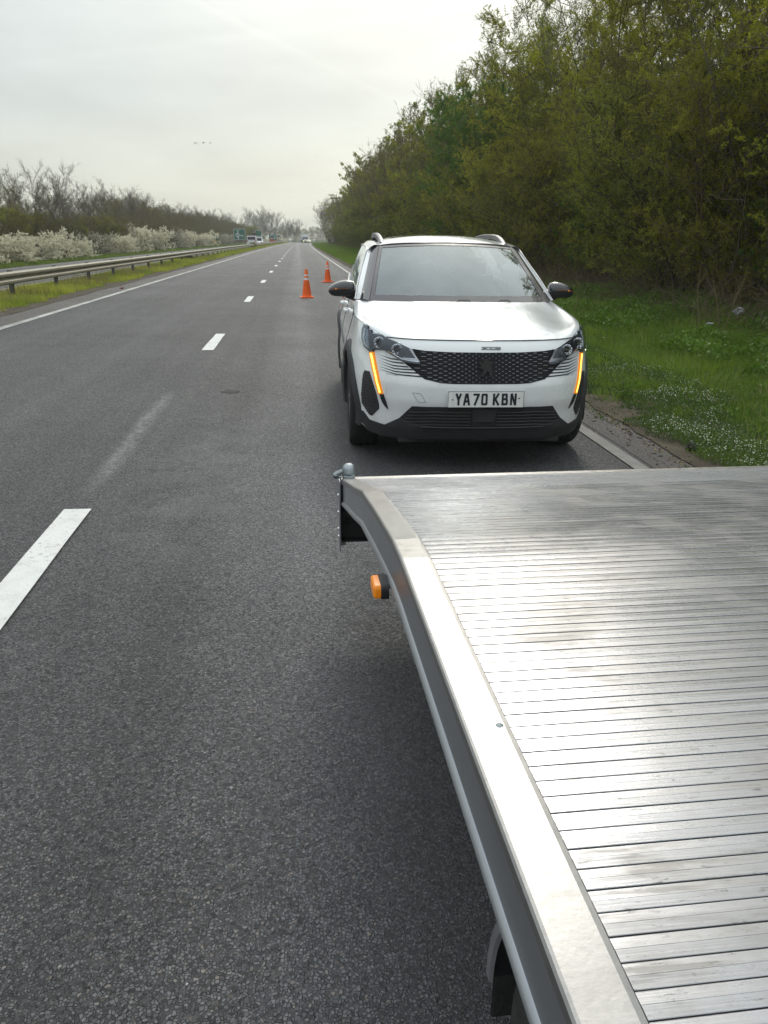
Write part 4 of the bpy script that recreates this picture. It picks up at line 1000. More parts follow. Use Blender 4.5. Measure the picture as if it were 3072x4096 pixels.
# wheel, guard and flap beneath
for s_, xo in ((1, TX + .10), (-1, TX + BED - .10)):
    W0 = (xo + s_ * .125, .55, .34)
    wl = MB().lathe([(.20, -.10), (.28, -.115), (.325, -.11), (.34, -.085), (.345, 0), (.34, .085), (.325, .11), (.28, .115), (.20, .10)], 40, W0, 'X').build('wheel', M['rubber'], TR, True)
    MB().lathe([(.20, -.09 * s_), (.17, -.03 * s_), (0, -.03 * s_)], 24, W0, 'X').build('hub', M['galv'], wl, True)
    ga = np.linspace(rad(0), rad(180), 26); q = MB(); V_ = []
    for a in ga:
        for x, r_ in ((-s_ * .125, .385), (-s_ * .13, .395), (-s_ * .125, .40), (s_ * .13, .405), (s_ * .13, .398), (-s_ * .12, .392)):
            V_.append((W0[0] + x, W0[1] + r_ * math.cos(a) * 1.0, .35 + r_ * math.sin(a) * .92))
    q.add(V_, [(i * 6 + k, i * 6 + (k + 1) % 6, (i + 1) * 6 + (k + 1) % 6, (i + 1) * 6 + k) for i in range(25) for k in range(6)])
    gd = q.build('mudguard', M['black_plastic'], TR, True)
    V_ = []
    for a in ga:
        for x, r_ in ((-s_ * .126, .380), (-s_ * .132, .384), (-s_ * .132, .402), (-s_ * .126, .404)): V_.append((W0[0] + x, W0[1] + r_ * math.cos(a), .35 + r_ * math.sin(a) * .92))
    MB().add(V_, [(i * 4 + k, i * 4 + (k + 1) % 4, (i + 1) * 4 + (k + 1) % 4, (i + 1) * 4 + k) for i in range(25) for k in range(4)]).build('guard_edge', M['silver_trim'], gd, True)
    MB().box((W0[0] + s_ * .045, 1.05, .23), (.26, .008, .24)).build('mud_flap', M['rubber'], TR, False, .003)
    MB().box((xo + s_ * .35, -.4, .62), (.08, 3.4, .16)).build('chassis_rail', M['rubber'], TR)
MB().box((TX + BED / 2, .64, .34), (1.6, .09, .09)).build('axle', M['rubber'], TR)

# ------------------------------------------------------------------ traffic cones
def cone(loc, label, rz):
    t = empty('traffic_cone', loc, rz, label, 'traffic cone', 'orange cones behind the white car')
    b = MB().box((0, 0, .018), (.36, .36, .036)); b.build('base', M['orange_pvc'], t, False, .01)
    prof = [(.140, .036), (.136, .05)]
    z = .05
    while z < .745:
        r_ = .128 - (z - .05) * .132
        prof += [(r_, z), (r_, z + .05), (r_ - .010, z + .055)] if z < .40 else [(r_, z), (r_ - .004, z + .03)]
        z += .058 if z < .40 else .03
    prof += [(.030, .75), (.024, .755), (.022, .75), (.026, .70)]
    MB().lathe(prof, 28).build('cone_body', M['orange_pvc'], t, True)
    for z0, z1 in ((.475, .525), (.575, .615)):
        f = lambda z: .128 - (z - .05) * .132 + .0045
        MB().lathe([(f(z0) - .004, z0), (f(z0), z0), (f(z1), z1), (f(z1) - .004, z1)], 28).build('reflective_band', M['reflect_band'], t, True)
    return t
cone((.19, 22.2, gz(.19)), 'orange cone nearer to us, standing on the lane behind the white car', .1)
cone((1.07, 30.6, gz(1.07)), 'orange cone farther off, next to the nearside edge line', .5)

# ------------------------------------------------------------------ crash barrier on the median
BX = -7.1
CB = empty('crash_barrier', rp(60, BX), 0, 'long weathered galvanised crash barrier along the grass median', 'crash barrier')
def barrier():
    secW = [(.0, .755), (.016, .752), (.05, .742), (.085, .715), (.085, .665), (.045, .635), (.012, .615), (.012, .595), (.045, .575), (.085, .545), (.085, .495), (.05, .470), (.016, .462), (.0, .458)]
    secW = [(x, z - .150) for x, z in secW]
    s = 5.9; k = 0
    inv = CB.matrix_world.inverted()
    off = Vector(CB.location)
    while s < 420:
        step = 3.75
        V_ = []; ends = (s + .02, s + step + .12) if s < 120 else (s, s + step)
        for e in np.linspace(*ends, 3):
            for x, z in secW + [(x - .006, z) for x, z in reversed(secW)]:
                X, Y = road(e, BX + x + (.006 if k % 2 else 0)); V_.append((X - off.x, Y - off.y, gz(BX) + z - off.z))
        n = len(secW) * 2
        o = MB().add(V_, [(i * n + q, i * n + (q + 1) % n, (i + 1) * n + (q + 1) % n, (i + 1) * n + q) for i in range(2) for q in range(n)] + [tuple(range(n)), tuple(range(3 * n - 1, 2 * n - 1, -1))]).build('beam', M['rail'], CB, True)
        if s < 60:
            X, Y = road(s + .10, BX + .09); b = MB()
            for z in (.56, .52, .39, .35): b.lathe([(0, .012), (.012, .010), (.016, 0)], 8, (X - off.x - .012, Y - off.y, gz(BX) + z - off.z), 'X')
            b.build('beam_bolts', M['post'], o)
        X, Y = road(s, BX - .06)
        if s < 300:
            b = MB().box((X - off.x, Y - off.y, gz(BX) + .24 - off.z), (.09, .12, .78)).box((X - off.x + .045, Y - off.y, gz(BX) + .46 - off.z), (.05, .10, .2))
            b.build('post', M['post'], CB)
        s += step; k += 1
barrier()

# ------------------------------------------------------------------ signs, poles, far traffic
def sign_post(name, label, cat, s, x, w, h, zc, mat, legs=2, dx=0.0, group=None, rz=0.0):
    X, Y, Z = rp(s, x); t = empty(name, (X, Y, Z), rz - rh(s) * 0, label, cat, group)
    f = MB().box((0, 0, zc), (w, .04, h)).build('panel', mat, t)
    for lx in ((-w * .3, w * .3) if legs == 2 else (0,)): MB().tube([(lx, .06, 0), (lx, .06, zc + h * .45)], .05, 8).build('leg', M['pole'], t, True)
    return t, f
Rt = Matrix.Rotation
S1, p1 = sign_post('roundabout_sign', 'green roundabout map sign before the brown trees, behind the white van', 'road sign', 200, -14.6, 2.75, 2.45, 2.55, M['sign_green'])
b = MB(); b.box((0, -.024, 3.75), (2.75, .008, .06)); b.box((0, -.024, 1.35), (2.75, .008, .06)); b.box((-1.35, -.024, 2.55), (.06, .008, 2.34)); b.box((1.35, -.024, 2.55), (.06, .008, 2.34)); b.build('sign_border', M['white_box'], p1)
b = MB(); b.lathe([(.22, 0), (.22, -.008), (.36, -.008), (.36, 0)], 24, (-.35, -.024, 2.35), 'Y')
b.box((-.35, -.027, 2.95), (.20, .008, .5)); b.box((-.35, -.030, 3.25), (.30, .008, .12), Rt(rad(45), 3, 'Y')); b.box((.45, -.026, 2.35), (.95, .008, .14)); b.box((-.3, -.027, 1.75), (.22, .008, .6)); b.box((-.88, -.029, 2.62), (.5, .008, .11), Rt(rad(-35), 3, 'Y')); b.box((-.75, -.028, 2.05), (.4, .008, .10), Rt(rad(30), 3, 'Y'))
b.build('map_symbol', M['white_box'], p1)
b = MB()
for z, x0, x1 in ((3.55, -.9, .2), (3.40, -.7, .0), (2.08, .25, 1.15), (1.92, .4, 1.2), (1.76, .3, 1.0)): b.box(((x0 + x1) / 2, -.024, z), (x1 - x0, .008, .055))
b.build('lettering', M['sign_grey'], p1)
S2, p2 = sign_post('direction_sign', 'tall green and grey sign behind the round sign', 'road sign', 205, -10.35, 1.40, 1.15, 2.75, M['sign_green'], 2)
MB().box((0, 0, 1.50), (1.40, .04, 1.30)).build('lower_panel', M['sign_grey'], S2)
b = MB(); b.box((0, -.024, 3.36), (1.5, .008, .05)); b.box((-.73, -.024, 2.1), (.05, .008, 2.5)); b.box((.73, -.024, 2.1), (.05, .008, 2.5)); b.build('sign_border', M['white_box'], S2)
t = empty('round_sign', rp(175, -9.45), 0, 'dark round sign plate on a thin pole above the white van', 'road sign')
MB().lathe([(0, -.03), (.40, -.03), (.40, .03), (0, .03)], 28, (0, 0, 2.25), 'Y').build('disc', M['sign_dark'], t)
MB().tube([(0, .06, 0), (0, .06, 6.6)], .045, 8).build('pole', M['pole'], t, True)
def countdown(s, x, label, n, w=.62, h=1.30, zc=1.75):
    t, f = sign_post('countdown_marker', label, 'road sign', s, x, w, h, zc, M['sign_green'], 1, group='countdown markers')
    for k in range(n):
        b = MB(); b.box((0, -.026, zc + .34 - k * .36), (w * .66, .01, .12), Rt(rad(-28), 3, 'Y')).build('bar', M['white_box'], f)
    return t
t = countdown(190, -19.3, 'green countdown marker beside the blossom hedge above the yellow board', 3, .85, 1.3, 1.9)
countdown(245, -8.0, 'green countdown marker just behind the crash barrier', 3, .92, 1.55, 1.80)
t = empty('yellow_board', rp(185, -19.1), 0, 'small yellow board on a short post by the blossom hedge', 'road sign')
MB().box((0, 0, .85), (1.15, .04, .55)).build('panel', M['yellow_paint'], t); MB().tube([(0, .05, 0), (0, .05, .9)], .05, 6).build('leg', M['pole'], t)
t = empty('far_sign', rp(300, -9.0), 0, 'small dark sign right of the red lorry far away', 'road sign')
MB().box((0, 0, 2.3), (.6, .04, .7)).build('panel', M['sign_green'], t); MB().tube([(0, .05, 0), (0, .05, 2)], .04, 6).build('leg', M['pole'], t)
for X, Y, hgt, lb_ in ((.9, 360, 9.4, 'tall thin lamp post left of the lorry far away'), (3.9, 380, 8.4, 'thin lamp post above the white lorry far away'), (-12.2, 230, 7.2, 'lamp post behind the round sign')):
    t = empty('lamp_post', (X, Y, 0), 0, lb_, 'lamp post'); MB().tube([(0, 0, 0), (0, 0, hgt)], [.09, .05], 6).build('pole', M['pole'], t); MB().tube([(0, 0, hgt), (-.5, 0, hgt + .1), (-1, 0, hgt + .12)], .05, 5).build('lamp_arm', M['pole'], t)

def far_car(loc, rz, paint, label, lit, glassm, h=1.5, w=1.78, rear=False, l=4.2):
    t = empty('distant_car', loc, rz, label, 'car')
    sc = 1.0
    sec = [(0, [(-w / 2 * .92, .25), (-w / 2, .45), (-w / 2 * .97, .75), (w / 2 * .97, .75), (w / 2, .45), (w / 2 * .92, .25)])]
    b = MB()
    prof = [(0, .28), (-.05, .55), (.08, .80), (.95, .95), (1.0, .95), (1.75, h - .04), (2.3, h), (3.2, h - .03), (3.95, .98), (l, .85), (l, .30)]
    V_ = []; n = len(prof)
    for sx in (-1, 1):
        for y, z in prof: V_.append((sx * w / 2 * (1 if z < 1 else 1 - (z - 1) * .45), y, z))
    b.add(V_, [(i, i + 1, n + i + 1, n + i) for i in range(n - 1)] + [tuple(range(n)), tuple(reversed(range(n, 2 * n)))])
    b.build('body', paint, t)
    if not rear: MB().add([(-w * .42, 1.02, .985), (w * .42, 1.02, .985), (w * .36, 1.72, h - .07), (-w * .36, 1.72, h - .07)], [(0, 1, 2, 3)]).build('windscreen', glassm, t)
    else: MB().add([(-w * .40, -.012, 1.0), (w * .40, -.012, 1.0), (w * .36, -.012, h - .08), (-w * .36, -.012, h - .08)], [(0, 1, 2, 3)]).build('rear_window', glassm, t)
    for s in (-1, 1):
        MB().box((s * w * .37, -.03, .68), (.34, .06, .16)).build('headlight' if not rear else 'tail_lamp', M['lamp_on'] if lit else M['red_paint'], t)
        for y in (.8, l - .8): MB().lathe([(0, -.1), (.32, -.1), (.32, .1), (0, .1)], 16, (s * (w / 2 - .08), y, .32), 'X').build('wheel', M['rubber'], t)
    MB().box((0, -.055, .48), (w * .8, .03, .16)).build('bumper', M['black_plastic'], t)
    return t
def road_obj(s, x): X, Y = road(s, x); return (float(X), float(Y), float(gz(x)))
far_car(road_obj(322, .55), -rh(322), M['police_dark'], 'dark car with pale yellow headlamps lit, coming towards us far up the road', True, M['sign_grey'])
far_car(road_obj(345, 2.05), -rh(345), M['white_box'], 'white car just in front of the distant white lorry', True, M['lamp_housing'], 1.4)
t = empty('distant_lorry', road_obj(352, 1.35), -rh(352), 'white box lorry coming towards us far up the road', 'lorry')
MB().box((0, 3.5, 2.35), (2.45, 6.5, 2.4)).build('box_body', M['white_box'], t, False, .03); MB().box((0, .0, 1.4), (2.3, 1.8, 1.6)).build('cab', M['blue_cab'], t, False, .08)
MB().box((0, -.93, 1.75), (2.0, .02, .6)).build('windscreen', M['lamp_housing'], t)
for s in (-1, 1):
    for y in (.1, 5.5): MB().lathe([(0, -.14), (.45, -.14), (.45, .14), (0, .14)], 14, (s * 1.0, y, .45), 'X').build('wheel', M['rubber'], t)
    MB().box((s * .9, -.93, .75), (.3, .04, .18)).build('headlight', M['lamp_on'], t)
t = empty('distant_van', road_obj(168, -9.75), -rh(168), 'white van driving away beyond the crash barrier', 'van')
MB().add([(-.98, 0, .35), (.98, 0, .35), (.90, .1, 2.05), (-.90, .1, 2.05), (-.98, 4.8, .35), (.98, 4.8, .35), (.88, 3.6, 2.05), (-.88, 3.6, 2.05)], [(0, 1, 2, 3), (4, 7, 6, 5), (0, 4, 5, 1), (3, 2, 6, 7), (0, 3, 7, 4), (1, 5, 6, 2)]).build('body', M['white_box'], t, False, .06)
MB().box((0, .04, 1.55), (1.5, .05, .55)).build('rear_window', M['lamp_housing'], t)
for s in (-1, 1):
    MB().box((s * .84, .01, 1.0), (.14, .04, .4)).build('tail_lamp', M['red_paint'], t)
    for y in (.9, 3.9): MB().lathe([(0, -.1), (.34, -.1), (.34, .1), (0, .1)], 14, (s * .88, y, .34), 'X').build('wheel', M['rubber'], t)
    MB().box((s * 1.08, 3.9, 1.3), (.2, .1, .3)).build('wing_mirror', M['black_plastic'], t)
t = far_car(road_obj(182, -8.95 - .9 + .75), -rh(182), M['white_box'], 'white car ahead of the white van beyond the barrier', False, M['lamp_housing'], 1.7, 1.8, True)
t = empty('red_lorry', road_obj(300, -11.2), -rh(300), 'red lorry seen from behind at the far bend', 'lorry')
MB().box((0, 2, 1.9), (2.4, 4, 2.3)).build('box_body', M['sign_grey'], t, False, .03); MB().box((-.9, -.02, 1.9), (.55, .05, 2.3)).build('curtain', M['sign_green'], t); MB().box((0, -.05, .95), (2.2, .08, 1.0)).build('tail_lift', M['red_paint'], t); MB().box((.1, -.04, 2.2), (1.2, .06, .7)).build('door_panel', M['lamp_housing'], t)
for s in (-1, 1): MB().lathe([(0, -.14), (.45, -.14), (.45, .14), (0, .14)], 14, (s * .95, .9, .45), 'X').build('wheel', M['rubber'], t)
for x0, wd, lb_ in ((-14.6, 4.6, 'pale cream wall left of the red lorry far away'), (-7.6, 2.2, 'short pale cream wall right of the red lorry far away')):
    t = MB().box((0, 0, .7), (wd, .3, 1.4)).build('low_wall', M['cream'], None); t.location = rp(330, x0); tag(t, lb_, 'wall')
# far barrier across the bend
t = empty('far_barrier', (0, 0, 0), 0, 'short crash barrier round the outside of the far bend', 'crash barrier')
V_ = []; ssb = np.linspace(330, 520, 30)
for s in ssb:
    X, Y = road(s, 4.3)
    for x_, z in ((0, .45), (0, .75), (.06, .75), (.06, .45)): V_.append((X + x_, Y, z))
MB().add(V_, [(i * 4 + k, i * 4 + (k + 1) % 4, (i + 1) * 4 + (k + 1) % 4, (i + 1) * 4 + k) for i in range(29) for k in range(4)]).build('beam', M['white_box'], t)
b = MB()
for s in ssb[::2]: X, Y = road(s, 4.4); b.box((X, Y, .35), (.1, .1, .7))
b.build('posts', M['post'], t)['kind'] = 'stuff'
# litter and debris
r = np.random.default_rng(3)
def crumple(name, loc, size, mat, label, cat, seed):
    r = np.random.default_rng(seed); bm = bmesh.new(); bmesh.ops.create_icosphere(bm, subdivisions=3, radius=1)
    for v in bm.verts: v.co = Vector((v.co.x * size[0], v.co.y * size[1], v.co.z * size[2])) * (1 + r.normal(0, .22))
    me = bpy.data.meshes.new(name); bm.to_mesh(me); bm.free(); me.materials.append(mat); o = bpy.data.objects.new(name, me); COL.objects.link(o); o.location = loc; tag(o, label, cat); return o
crumple('plastic_bag', (8.25, 14.2, .24), (.10, .06, .075), M['bag'], 'crumpled white plastic bag at the foot of the thicket', 'litter', 1)
crumple('paper_scrap', (7.0, 12.9, .16), (.06, .04, .02), M['bag'], 'flat scrap of white paper in the weeds left of the plastic bag', 'litter', 2)
crumple('red_litter', (-5.35, 24.9, .13), (.06, .04, .02), M['red_dull'], 'small red scrap of litter beside the offside edge line', 'litter', 4)
crumple('clod', (3.04, 5.62, -.01), (.04, .04, .03), M['stone'], 'dark clod of earth among the white flowers', 'stone', 5)
t = empty('burst_tyre', (-7.95, 56.9, .15), .2, 'strip of burst black tyre lying under the crash barrier', 'tyre')
q = MB(); q.tube([(-.9, 0, .12), (-.5, .05, .22), (0, -.03, .16), (.45, .04, .24), (.8, 0, .10)], [.10, .16, .13, .17, .08], 8).build('tread_strip', M['rubber'], t, True)
for i, (x, yy, z, sz) in enumerate(((-9.13, 80, 9.85, .26), (-8.40, 80, 9.9, .2), (-7.78, 80, 9.9, .18), (2.08, 80, 9.0, .14))):
    t = empty('bird', (x, yy, z), .4 + i, ['dark bird flying at the left end of the small flock', 'dark bird in the middle of the small flock', 'paler bird at the right end of the small flock', 'lone bird flying right of the flock'][i], 'bird')
    MB().tube([(0, -sz * .55, 0), (0, -sz * .3, .01), (0, 0, 0), (0, sz * .5, 0)], [.01, sz * .12, sz * .16, .01], 8).build('bird_body', M['bird'], t, True)
    for s in (-1, 1): MB().add([(0, -sz * .2, .01), (s * sz * .5, -sz * .25, sz * .30), (s * sz * .95, .02, sz * .20), (s * sz * .45, sz * .15, sz * .22), (0, sz * .2, .01), (s * sz * .5, 0, sz * .27)], [(0, 1, 5, 4), (1, 2, 5), (2, 3, 5), (3, 4, 5)]).build('wing', M['bird'], t)
# ------------------------------------------------------------------ vegetation
def norm(v): return v / (np.linalg.norm(v, axis=-1, keepdims=True) + 1e-9)
def tubes(P0, P1, R0, R1, n=3):
    d = norm(P1 - P0); ref = np.where(np.abs(d[:, 2:3]) > .9, [[1., 0, 0]], [[0, 0, 1.]]); a = norm(np.cross(d, ref)); b = np.cross(d, a)
    ang = np.arange(n) * 2 * np.pi / n; c, s = np.cos(ang), np.sin(ang)
    ring = a[:, None] * c[None, :, None] + b[:, None] * s[None, :, None]
    V = np.concatenate([P0[:, None] + ring * R0[:, None, None], P1[:, None] + ring * R1[:, None, None]], 1)
    m = len(P0); base = (np.arange(m) * 2 * n)[:, None]; k = np.arange(n); k2 = (k + 1) % n
    F1 = np.stack([base + k, base + k2, base + n + k2], -1); F2 = np.stack([base + k, base + n + k2, base + n + k], -1)
    return V.reshape(-1, 3), np.concatenate([F1.reshape(-1, 3), F2.reshape(-1, 3)])
def leaves(P, size, rng_, up=.3, aspect=.6, tone=None):
    m = len(P); a = norm(rng_.normal(0, 1, (m, 3)) + [0, 0, up]); b = norm(np.cross(a, rng_.normal(0, 1, (m, 3))))
    s = (size * rng_.uniform(.6, 1.3, m))[:, None]
    c = np.cross(a, b)
    V = np.stack([P, P + a * s * .5 + b * s * aspect * .5, P + a * s + c * s * .12, P + a * s * .5 - b * s * aspect * .5], 1).reshape(-1, 3)
    base = np.arange(m) * 4
    Fc = np.stack([base, base + 1, base + 2, base + 3], -1)
    t = rng_.uniform(0, 1, m) if tone is None else tone
    return V, Fc, np.repeat(t, 4)
def walk(p, d, L, r, n, rg, jit, trop, segs, taper=.35):
    """grow one limb; returns its nodes"""
    pts = [p]; st = L / n
    for i in range(n):
        d = d + rg.normal(0, jit, 3) + np.array([0, 0, trop]); d = d / np.linalg.norm(d)
        q = p + d * st; r0 = r * (1 - (1 - taper) * i / n); r1 = r * (1 - (1 - taper) * (i + 1) / n)
        segs.append((*p, *q, r0, r1)); pts.append(q); p = q
    return pts, d
def make_tree(seed, H, R, nst=4, n1=16, n2=9, n3=5, low=.06, lean=.22, up1=.45, r0=.09, shape='round', leafn=8, leafsize=.05, leaf=None, bark='bark_dark', twig=.45, leafaspect=.6, r3=.0035, trop1=.03, jit=.07, jit1=.14, trops=.05):
    rg = np.random.default_rng(seed); segs = []; tw = []
    for s in range(nst):
        az = 2 * math.pi * (s + rg.uniform(-.3, .3)) / nst; ln = lean * rg.uniform(.5, 1.3)
        p = np.array([math.cos(az) * .25 * (nst > 1), math.sin(az) * .25 * (nst > 1), -.1]); d = np.array([math.cos(az) * ln, math.sin(az) * ln, 1.0])
        Hs = H * rg.uniform(.78, 1.0)
        pts, _ = walk(p, d, Hs, r0 * rg.uniform(.7, 1.1), 12, rg, jit, trops, segs, .12)
        pts = np.array(pts)
        for k in range(n1):
            t = low + (1 - low) * (k + rg.uniform(0, 1)) / n1; i = min(11, int(t * 12)); q = pts[i] + (pts[i + 1] - pts[i]) * (t * 12 - i)
            prof = {'round': math.sin(math.pi * min(1, .18 + t * .80)) ** .7, 'vase': .3 + .7 * t * (1.25 - t) * 2.2, 'column': .9 * (1 - t ** 5 * .75)}[shape]
            L1 = R * prof * rg.uniform(.6, 1.1); a1 = rg.uniform(0, 2 * math.pi)
            d1 = np.array([math.cos(a1), math.sin(a1), up1 * rg.uniform(.4, 1.6)])
            p1, _ = walk(q, d1 / np.linalg.norm(d1), L1, max(.012, r0 * .35 * (1 - t * .6)), 5, rg, jit1, trop1, segs, .2)
            p1 = np.array(p1)
            for j in range(n2):
                t2 = .15 + .85 * (j + rg.uniform(0, 1)) / n2; i2 = min(4, int(t2 * 5)); q2 = p1[i2] + (p1[i2 + 1] - p1[i2]) * (t2 * 5 - i2)
                d2 = norm(rg.normal(0, 1, 3) + (p1[-1] - p1[0]) / (L1 + .01) * .8 + [0, 0, up1 * 1.3]); L2 = twig * rg.uniform(.5, 1.4) * (1.5 - .6 * t2)
                p2, _ = walk(q2, d2, L2, .009, 3, rg, .18, trop1, segs, .4); p2 = np.array(p2)
                for m_ in range(n3):
                    i3 = rg.integers(0, 3); q3 = p2[i3] + (p2[i3 + 1] - p2[i3]) * rg.uniform()
                    d3 = norm(rg.normal(0, .8, 3) + d2 * 1.0 + [0, 0, .2]); L3 = twig * .55 * rg.uniform(.5, 1.4)
                    mid_ = q3 + d3 * L3 * .5; e = mid_ + norm(d3 + rg.normal(0, .25, 3)) * L3 * .5
                    segs.append((*q3, *mid_, r3, r3 * .8)); segs.append((*mid_, *e, r3 * .8, r3 * .5)); tw.append((*q3, *e))
    sg = np.array(segs); V, Fc = tubes(sg[:, 0:3], sg[:, 3:6], sg[:, 6], sg[:, 7])
    out = {'trunk': (V, Fc)}
    if leafn:
        tw = np.array(tw); n = len(tw); idx = rg.integers(0, n, int(n * leafn)); t = rg.uniform(.1, 1.05, len(idx))[:, None]
        P = tw[idx, 0:3] * (1 - t) + tw[idx, 3:6] * t + rg.normal(0, leafsize * .35, (len(idx), 3))
        tone = np.clip(np.repeat(rg.uniform(0, 1, n), 1)[idx] * .6 + rg.uniform(0, .4, len(idx)), 0, 1)
        out['crown'] = leaves(P, leafsize, rg, .3, leafaspect, tone)
    return out
TREES = {}
def proto(key, name, barkm, leafm, leafpart='crown', **k):
    d = make_tree(**k); TREES[key] = (name, d, barkm, leafm, leafpart); return d
MESHES = {}
def plant(key, x, y, z, sc, rz, label, cat, group, sx=1.0, tilt=0.0):
    name, d, bk, lf, lp = TREES[key]
    t = empty(name, (x, y, z), rz, label, cat, group); t.scale = (sc * sx, sc * sx, sc); t.rotation_euler[0] = tilt
    if key not in MESHES:
        V, Fc = d['trunk']; a = mesh_arrays('trunk', V, Fc, M[bk], t); ms = [('trunk', a.data)]
        if 'crown' in d:
            V, Fc, tn = d['crown']; c = mesh_arrays(lp, V, Fc, M[lf], t, nper=4, attr=tn); ms.append((lp, c.data))
        MESHES[key] = ms
    else:
        for nm, me in MESHES[key]:
            o = bpy.data.objects.new(nm, me); COL.objects.link(o); o.parent = t
    return t
proto('budA', 'budding_tree', 'bark_dark', 'leaf_budding', seed=1, H=10.5, R=2.9, nst=7, n1=15, n2=9, n3=4, leafn=33, leafsize=.038, shape='column', r0=.034, lean=.26)
proto('budB', 'budding_tree', 'bark_dark', 'leaf_olive', seed=2, H=11, R=2.8, nst=7, n1=15, n2=9, n3=4, leafn=27, leafsize=.040, shape='column', lean=.28, r0=.034)
proto('green', 'hawthorn_tree', 'bark_dark', 'leaf_green', seed=3, H=9, R=2.7, nst=6, n1=15, n2=9, n3=4, leafn=24, leafsize=.06, shape='round', r0=.035)
proto('tangle', 'bare_tree', 'bark_grey', 'leaf_olive', seed=4, H=11.5, R=2.6, nst=8, n1=13, n2=9, n3=6, leafn=5, leafsize=.05, shape='column', up1=.7, lean=.25, twig=.55, r0=.034)
proto('budL', 'budding_tree', 'bark_dark', 'leaf_budding', seed=5, H=10.5, R=2.8, nst=5, n1=12, n2=6, n3=3, leafn=22, leafsize=.10, shape='column', r3=.007, r0=.05)
proto('oliL', 'budding_tree', 'bark_brown', 'leaf_olive', seed=6, H=11, R=2.8, nst=5, n1=12, n2=6, n3=3, leafn=18, leafsize=.10, shape='column', r3=.007, r0=.05)
proto('bareL', 'bare_tree', 'bark_grey', None, seed=8, H=7, R=2.0, nst=13, n1=11, n2=9, n3=6, leafn=0, shape='vase', up1=1.1, lean=.50, low=.25, twig=.5, r3=.0055, trop1=.03, r0=.035, jit=.03, jit1=.06, trops=.0)
proto('bareD', 'bare_tree', 'bark_brown', 'leaf_olive', seed=9, H=6.5, R=2.1, nst=10, n1=9, n2=8, n3=4, leafn=2.0, leafsize=.06, shape='round', up1=1.3, lean=.5, low=.05, twig=.55, r3=.007, r0=.03, jit=.03, jit1=.06)
proto('shrubG', 'green_shrub', 'bark_dark', 'leaf_olive', seed=10, H=3.8, R=2.2, nst=7, n1=10, n2=7, n3=4, leafn=14, leafsize=.075, shape='round', lean=.35, r3=.005, r0=.035)
proto('blos', 'blackthorn_shrub', 'bark_dark', 'blossom', 'blossom', seed=11, H=2.6, R=1.9, nst=7, n1=8, n2=7, n3=4, leafn=26, leafsize=.05, shape='round', up1=.25, lean=.7, r0=.022, r3=.0032, twig=.36, leafaspect=.9)
proto('blos2', 'blackthorn_shrub', 'bark_dark', 'blossom', 'blossom', seed=12, H=3.2, R=1.8, nst=7, n1=8, n2=7, n3=4, leafn=4.5, leafsize=.045, shape='round', up1=.35, lean=.5, r0=.03, r3=.006, twig=.42, leafaspect=.9)
proto('thick', 'hedge_shrub', 'bark_brown', 'leaf_budding', seed=21, H=5.2, R=2.3, nst=9, n1=12, n2=9, n3=4, leafn=22, leafsize=.038, shape='round', lean=.42, r0=.026, twig=.42, low=.0)
proto('thickO', 'hedge_shrub', 'bark_dark', 'leaf_olive', seed=22, H=4.6, R=2.2, nst=9, n1=12, n2=9, n3=4, leafn=18, leafsize=.038, shape='round', lean=.45, r0=.026, twig=.42, low=.0)
proto('thickL', 'hedge_shrub', 'bark_brown', 'leaf_olive', seed=23, H=5, R=2.3, nst=6, n1=8, n2=6, n3=3, leafn=24, leafsize=.11, shape='round', lean=.42, r0=.03, r3=.007, low=.0)
rr_ = np.random.default_rng(42)
# tall thicket on the right: front row, second row, back row
def hed(key, s, x, sc, label, cat, group, sx=1.0):
    X, Y = road(s, x); plant(key, float(X), float(Y), float(gz(x)) - .1, sc, rr_.uniform(0, 6.28), label, cat, group, sx)
GR = 'trees of the tall thicket on the right'
front = [('tangle', 6.5, 10.6, 1.0, .95), ('budA', 9.2, 10.8, 1.03, .95), ('green', 12.0, 11.2, 1.0, .9), ('budA', 14.2, 10.7, .98, 1.0), ('tangle', 16.6, 10.5, .95, 1.0), ('budA', 19.0, 10.9, 1.05, 1.0), ('budB', 21.8, 10.7, .98, 1.0),
         ('budA', 24.6, 10.8, 1.02, 1.0), ('tangle', 27.0, 11.0, 1.0, 1.0), ('budA', 29.4, 10.6, .95, 1.05), ('budB', 32.2, 10.9, .93, 1.0), ('budA', 35.2, 10.5, .96, 1.05), ('budA', 38.2, 10.8, .98, 1.0), ('green', 42.0, 10.0, 1.05, 1.0), ('green', 45.6, 10.0, 1.12, 1.0), ('green', 49.4, 10.0, 1.05, 1.0)]
nm_ = {'budA': 'tree with small yellow green buds in the front of the tall thicket', 'budB': 'tree with sparse olive buds in the front of the tall thicket', 'green': 'darker green leafy hawthorn standing out in the front of the thicket', 'tangle': 'nearly bare tangled grey tree in the front of the tall thicket'}
ORD = ['first', 'second', 'third', 'fourth', 'fifth', 'sixth', 'seventh', 'eighth', 'ninth']
cnt_ = {}
nm_ = {'budA': 'yellow green budding tree in the thicket front, %s of its kind from the right', 'budB': 'sparse olive budding tree in the thicket front, %s of its kind from the right', 'green': 'darker green leafy hawthorn in the thicket front, %s of its kind from the right', 'tangle': 'nearly bare tangled tree in the thicket front, %s of its kind from the right'}
for key, s, x, sc, sx in front:
    cnt_[key] = cnt_.get(key, -1) + 1; hed(key, s, x, sc, nm_[key] % ORD[cnt_[key]], 'tree', GR, sx)
s = 5.0; k = 0
